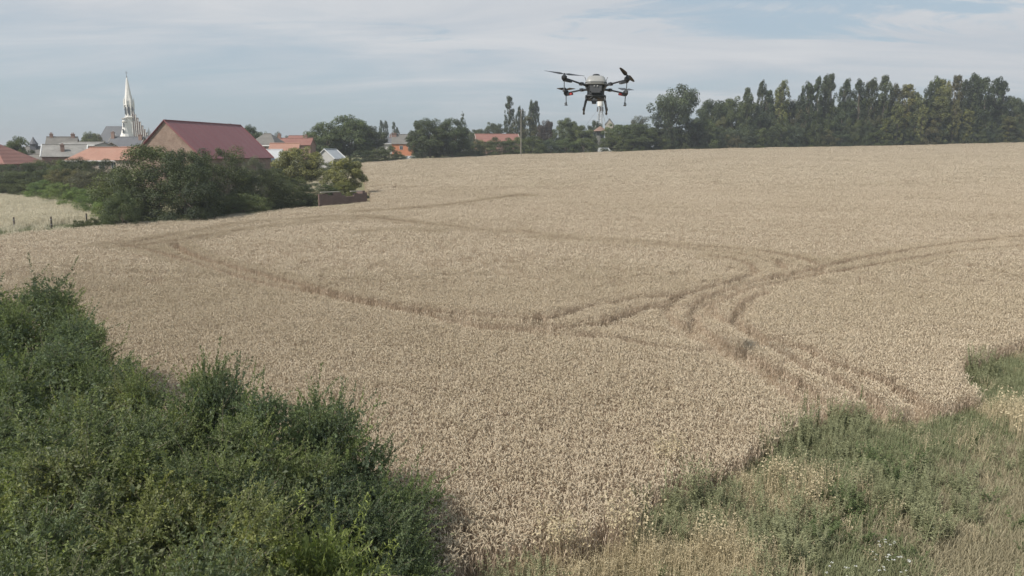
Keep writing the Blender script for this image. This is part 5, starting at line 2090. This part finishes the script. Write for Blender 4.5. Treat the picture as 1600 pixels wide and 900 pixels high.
M['white_paint'] = plain('white_paint', (0.62, 0.63, 0.62), .35, var=.03, spec=.5)
M['silver_paint'] = plain('silver_paint', (0.42, 0.44, 0.45), .35, metal=.3, var=.03, spec=.5)
car(646, 240, 4, M['white_paint'], 'white car parked at the far hedge below the orange wall')
car(634, 241, 172, M['silver_paint'], 'silver car parked left of the white one at the far hedge')
car(945, 281, 6, M['white_paint'], 'pale van parked at the foot of the stone tower', 'parked_van', van=True)

# ---------------------------------------------------------------- the spraying drone
M['drone_black'] = plain('drone_black', (0.022, 0.023, 0.025), 0.45, var=.1, spec=.5)
M['drone_grey'] = plain('drone_grey', (0.055, 0.057, 0.06), 0.5, var=.1, spec=.5)
M['drone_shell'] = plain('drone_shell', (0.27, 0.268, 0.255), 0.45, var=.06, spec=.5)
M['drone_red'] = plain('drone_red', (0.36, 0.05, 0.045), 0.5, var=.05)
M['carbon'] = plain('carbon', (0.03, 0.03, 0.032), 0.35, var=.15, spec=.6)


def drone():
    Y = 25.0
    loc = (xat(931, Y, 10.5), Y, zat(141, Y))
    e = empty('spraying_drone', loc, 0, 'four-armed crop spraying drone with a white tank hovering above the wheat', 'drone')
    e.rotation_euler = (R(-7.0), R(.8), R(-6))
    px = 1 / 48.0        # one photograph pixel at this distance, metres

    # tank: rounded white shell, slightly wider at the bottom
    def rounded(mb, secs, n=28, p=4.0, mi=0):
        vs, fs = [], []
        for hx, hy, z in secs:
            for k in range(n):
                t = 2 * math.pi * k / n
                c, s = math.cos(t), math.sin(t)
                vs.append((math.copysign(abs(c) ** (2 / p), c) * hx, math.copysign(abs(s) ** (2 / p), s) * hy, z))
        for i in range(len(secs) - 1):
            for k in range(n):
                k2 = (k + 1) % n
                fs.append((i * n + k, i * n + k2, (i + 1) * n + k2, (i + 1) * n + k))
        fs.append(tuple(range(n - 1, -1, -1)))
        fs.append(tuple((len(secs) - 1) * n + k for k in range(n)))
        mb.add(vs, fs, mi)
    b = MB()
    rounded(b, [(.20, .30, -.24), (.27, .36, -.20), (.27, .36, -.02), (.29, .38, .02), (.29, .38, .10), (.26, .34, .14)])
    b.build('body', M['drone_black'], e, smooth=True)
    b = MB()
    rounded(b, [(.32, .40, .105), (.345, .42, .13), (.345, .42, .215), (.315, .40, .26), (.27, .34, .36), (.235, .30, .395), (.15, .2, .41)])
    tk = b.build('tank', M['drone_shell'], e, smooth=True)
    b = MB()
    b.lathe((0, -.05, .405), [(.10, 0), (.115, .01), (.115, .06), (.09, .075)], 20)
    b.build('tank_cap', M['drone_black'], tk, smooth=True)
    b = MB()
    rounded(b, [(.348, .425, .165), (.354, .43, .17), (.354, .43, .18), (.348, .425, .185)])
    b.build('seam', M['drone_grey'], tk)
    # front panel, cameras and lidar under it
    b = MB()
    b.box((0, -.375, -.02), (.36, .05, .16))
    b.box((0, -.385, -.13), (.28, .06, .05))
    b.build('front_panel', M['drone_grey'], e)
    for s in (-1, 1):
        b = MB()
        b.tube([(s * .05, -.40, .05), (s * .05, -.43, .05)], .022, 12)
        b.build('camera_lens', M['drone_shell'], e)
    b = MB()
    rounded(b, [(.16, .2, -.31), (.28, .3, -.29), (.33, .34, -.24), (.33, .34, -.20), (.26, .3, -.17)])
    b.build('belly_frame', M['drone_grey'], e)
    b = MB()
    b.tube([(-.04, -.22, -.28), (-.04, -.22, -.46)], .075, 14)
    b.box((-.04, -.22, -.36), (.18, .14, .06))
    b.build('radar', M['drone_grey'], e)
    # landing gear: two skids with splayed legs
    for s in (-1, 1):
        g_ = MB()
        x1 = s * .36
        for yy in (-.34, .34):
            g_.tube([(s * .26, yy * .7, -.20), (s * .32, yy * .9, -.42), (x1, yy, -.66)], [.024, .022, .020], 8)
        g_.tube([(s * .08, -.3, -.26), (s * .31, -.32, -.40)], .018, 8)
        g_.tube([(x1, -.52, -.64), (x1, -.40, -.67), (x1, .40, -.67), (x1, .52, -.64)], .024, 8)
        lg = g_.build('landing_gear', M['drone_black'], e)
        g_ = MB()
        for yy in (-.34, .34):
            g_.tube([(x1, yy - .07, -.67), (x1, yy + .07, -.67)], .036, 8)
        g_.build('rubber_foot', M['drone_grey'], lg)
    # arms
    arms = [(-.97, -.93, .24, (-1.0, -.12, .10)), (.93, -.93, .20, (.38, .90, -.13)), (-.97, .95, .16, (.42, .85, .16)), (.97, .95, .16, (-.34, .85, .22))]
    for ax_, ay_, az_, bd in arms:
        s = 1 if ax_ > 0 else -1
        f = 1 if ay_ > 0 else -1
        a = MB()
        p0 = Vector((s * .27, f * .30, .08))
        p1 = Vector((s * .45, f * .46, .10))
        p2 = Vector((ax_ * .93, ay_ * .93, az_ - .07))
        a.tube([p0, p1], .038, 10)
        a.box(tuple(p1), (.11, .11, .085), math.atan2(f, s))
        a.tube([p1, p2], [.027, .025], 10)
        ar = a.build('arm', M['carbon'], e, smooth=True)
        # motor
        mo = MB()
        mo.lathe((ax_, ay_, az_ - .14), [(.035, 0), (.07, .03), (.085, .06), (.085, .13), (.06, .15), (.03, .19)], 18)
        mo.box((ax_ * .93, ay_ * .93, az_ - .12), (.22, .1, .07), math.atan2(ay_, ax_))
        mo.build('motor', M['drone_black'], ar, smooth=True)
        l = MB()
        l.box((ax_ * .84, ay_ * .84, az_ - .13), (.16, .075, .06), math.atan2(ay_, ax_))
        l.build('light_band' if f > 0 else 'speed_controller', M['drone_red'] if f > 0 else M['drone_grey'], ar)
        # propeller: two pitched, tapering blades
        hub = Vector((ax_, ay_, az_ + .06))
        pr = MB()
        pr.lathe(tuple(hub - Vector((0, 0, .02))), [(.03, 0), (.03, .04)], 12)
        d = Vector(bd).normalized()
        for sg in (-1, 1):
            dd = Vector((d.x * sg, d.y * sg, d.z * sg + .03))
            side = dd.cross(Vector((0, 0, 1))).normalized()
            nn = side.cross(dd).normalized()
            pts, qs = [], []
            for t, w, tw_ in ((.04, .028, .8), (.14, .062, .75), (.30, .056, .6), (.46, .045, .45), (.62, .025, .3)):
                c = hub + dd * t
                sv = (side * math.cos(tw_) + nn * math.sin(tw_) * sg) * w
                up_ = nn * .006
                pts += [tuple(c - sv), tuple(c + up_), tuple(c + sv), tuple(c - up_)]
            for i in range(4):
                for k in range(4):
                    k2 = (k + 1) % 4
                    qs.append((i * 4 + k, i * 4 + k2, i * 4 + 4 + k2, i * 4 + 4 + k))
            qs.append((0, 3, 2, 1))
            qs.append((16, 17, 18, 19))
            pr.add(pts, qs)
        pr.build('propeller', M['carbon'], ar)
        # spray nozzle hanging below the motor
        nz = MB()
        nz.tube([(ax_, ay_, az_ - .13), (ax_ - s * .01, ay_, az_ - .37)], .014, 8)
        nz.lathe((ax_ - s * .01, ay_, az_ - .47), [(.05, 0), (.05, .02), (.028, .04), (.028, .11)], 12)
        nz.tube([(ax_ - s * .01, ay_, az_ - .39), (ax_ + s * .05, ay_, az_ - .42)], .012, 6)
        nz.build('spray_nozzle', M['drone_grey'], ar)
    # antennas
    for s in (-1, 1):
        an = MB()
        an.tube([(s * .30, .30, .30), (s * .36, .34, .48)], .010, 6)
        an.build('antenna', M['drone_grey'], e)


drone()

# ---------------------------------------------------------------- the summer air over the whole place
def haze():
    m = bpy.data.materials.new('haze')
    m.use_nodes = True
    nt = m.node_tree
    nt.nodes.clear()
    out = nt.nodes.new('ShaderNodeOutputMaterial')
    v = nt.nodes.new('ShaderNodeVolumePrincipled')
    v.inputs['Color'].default_value = (0.86, 0.88, 0.90, 1)
    v.inputs['Density'].default_value = 0.00045
    v.inputs['Anisotropy'].default_value = 0.3
    nt.links.new(v.outputs[0], out.inputs['Volume'])
    b = MB()
    b.box((0, 0, 30.5), (19000, 19000, 65))
    o = b.build('haze', m)
    tag(o, 'thin summer haze over field, wood and village', 'haze', kind='stuff')


haze()
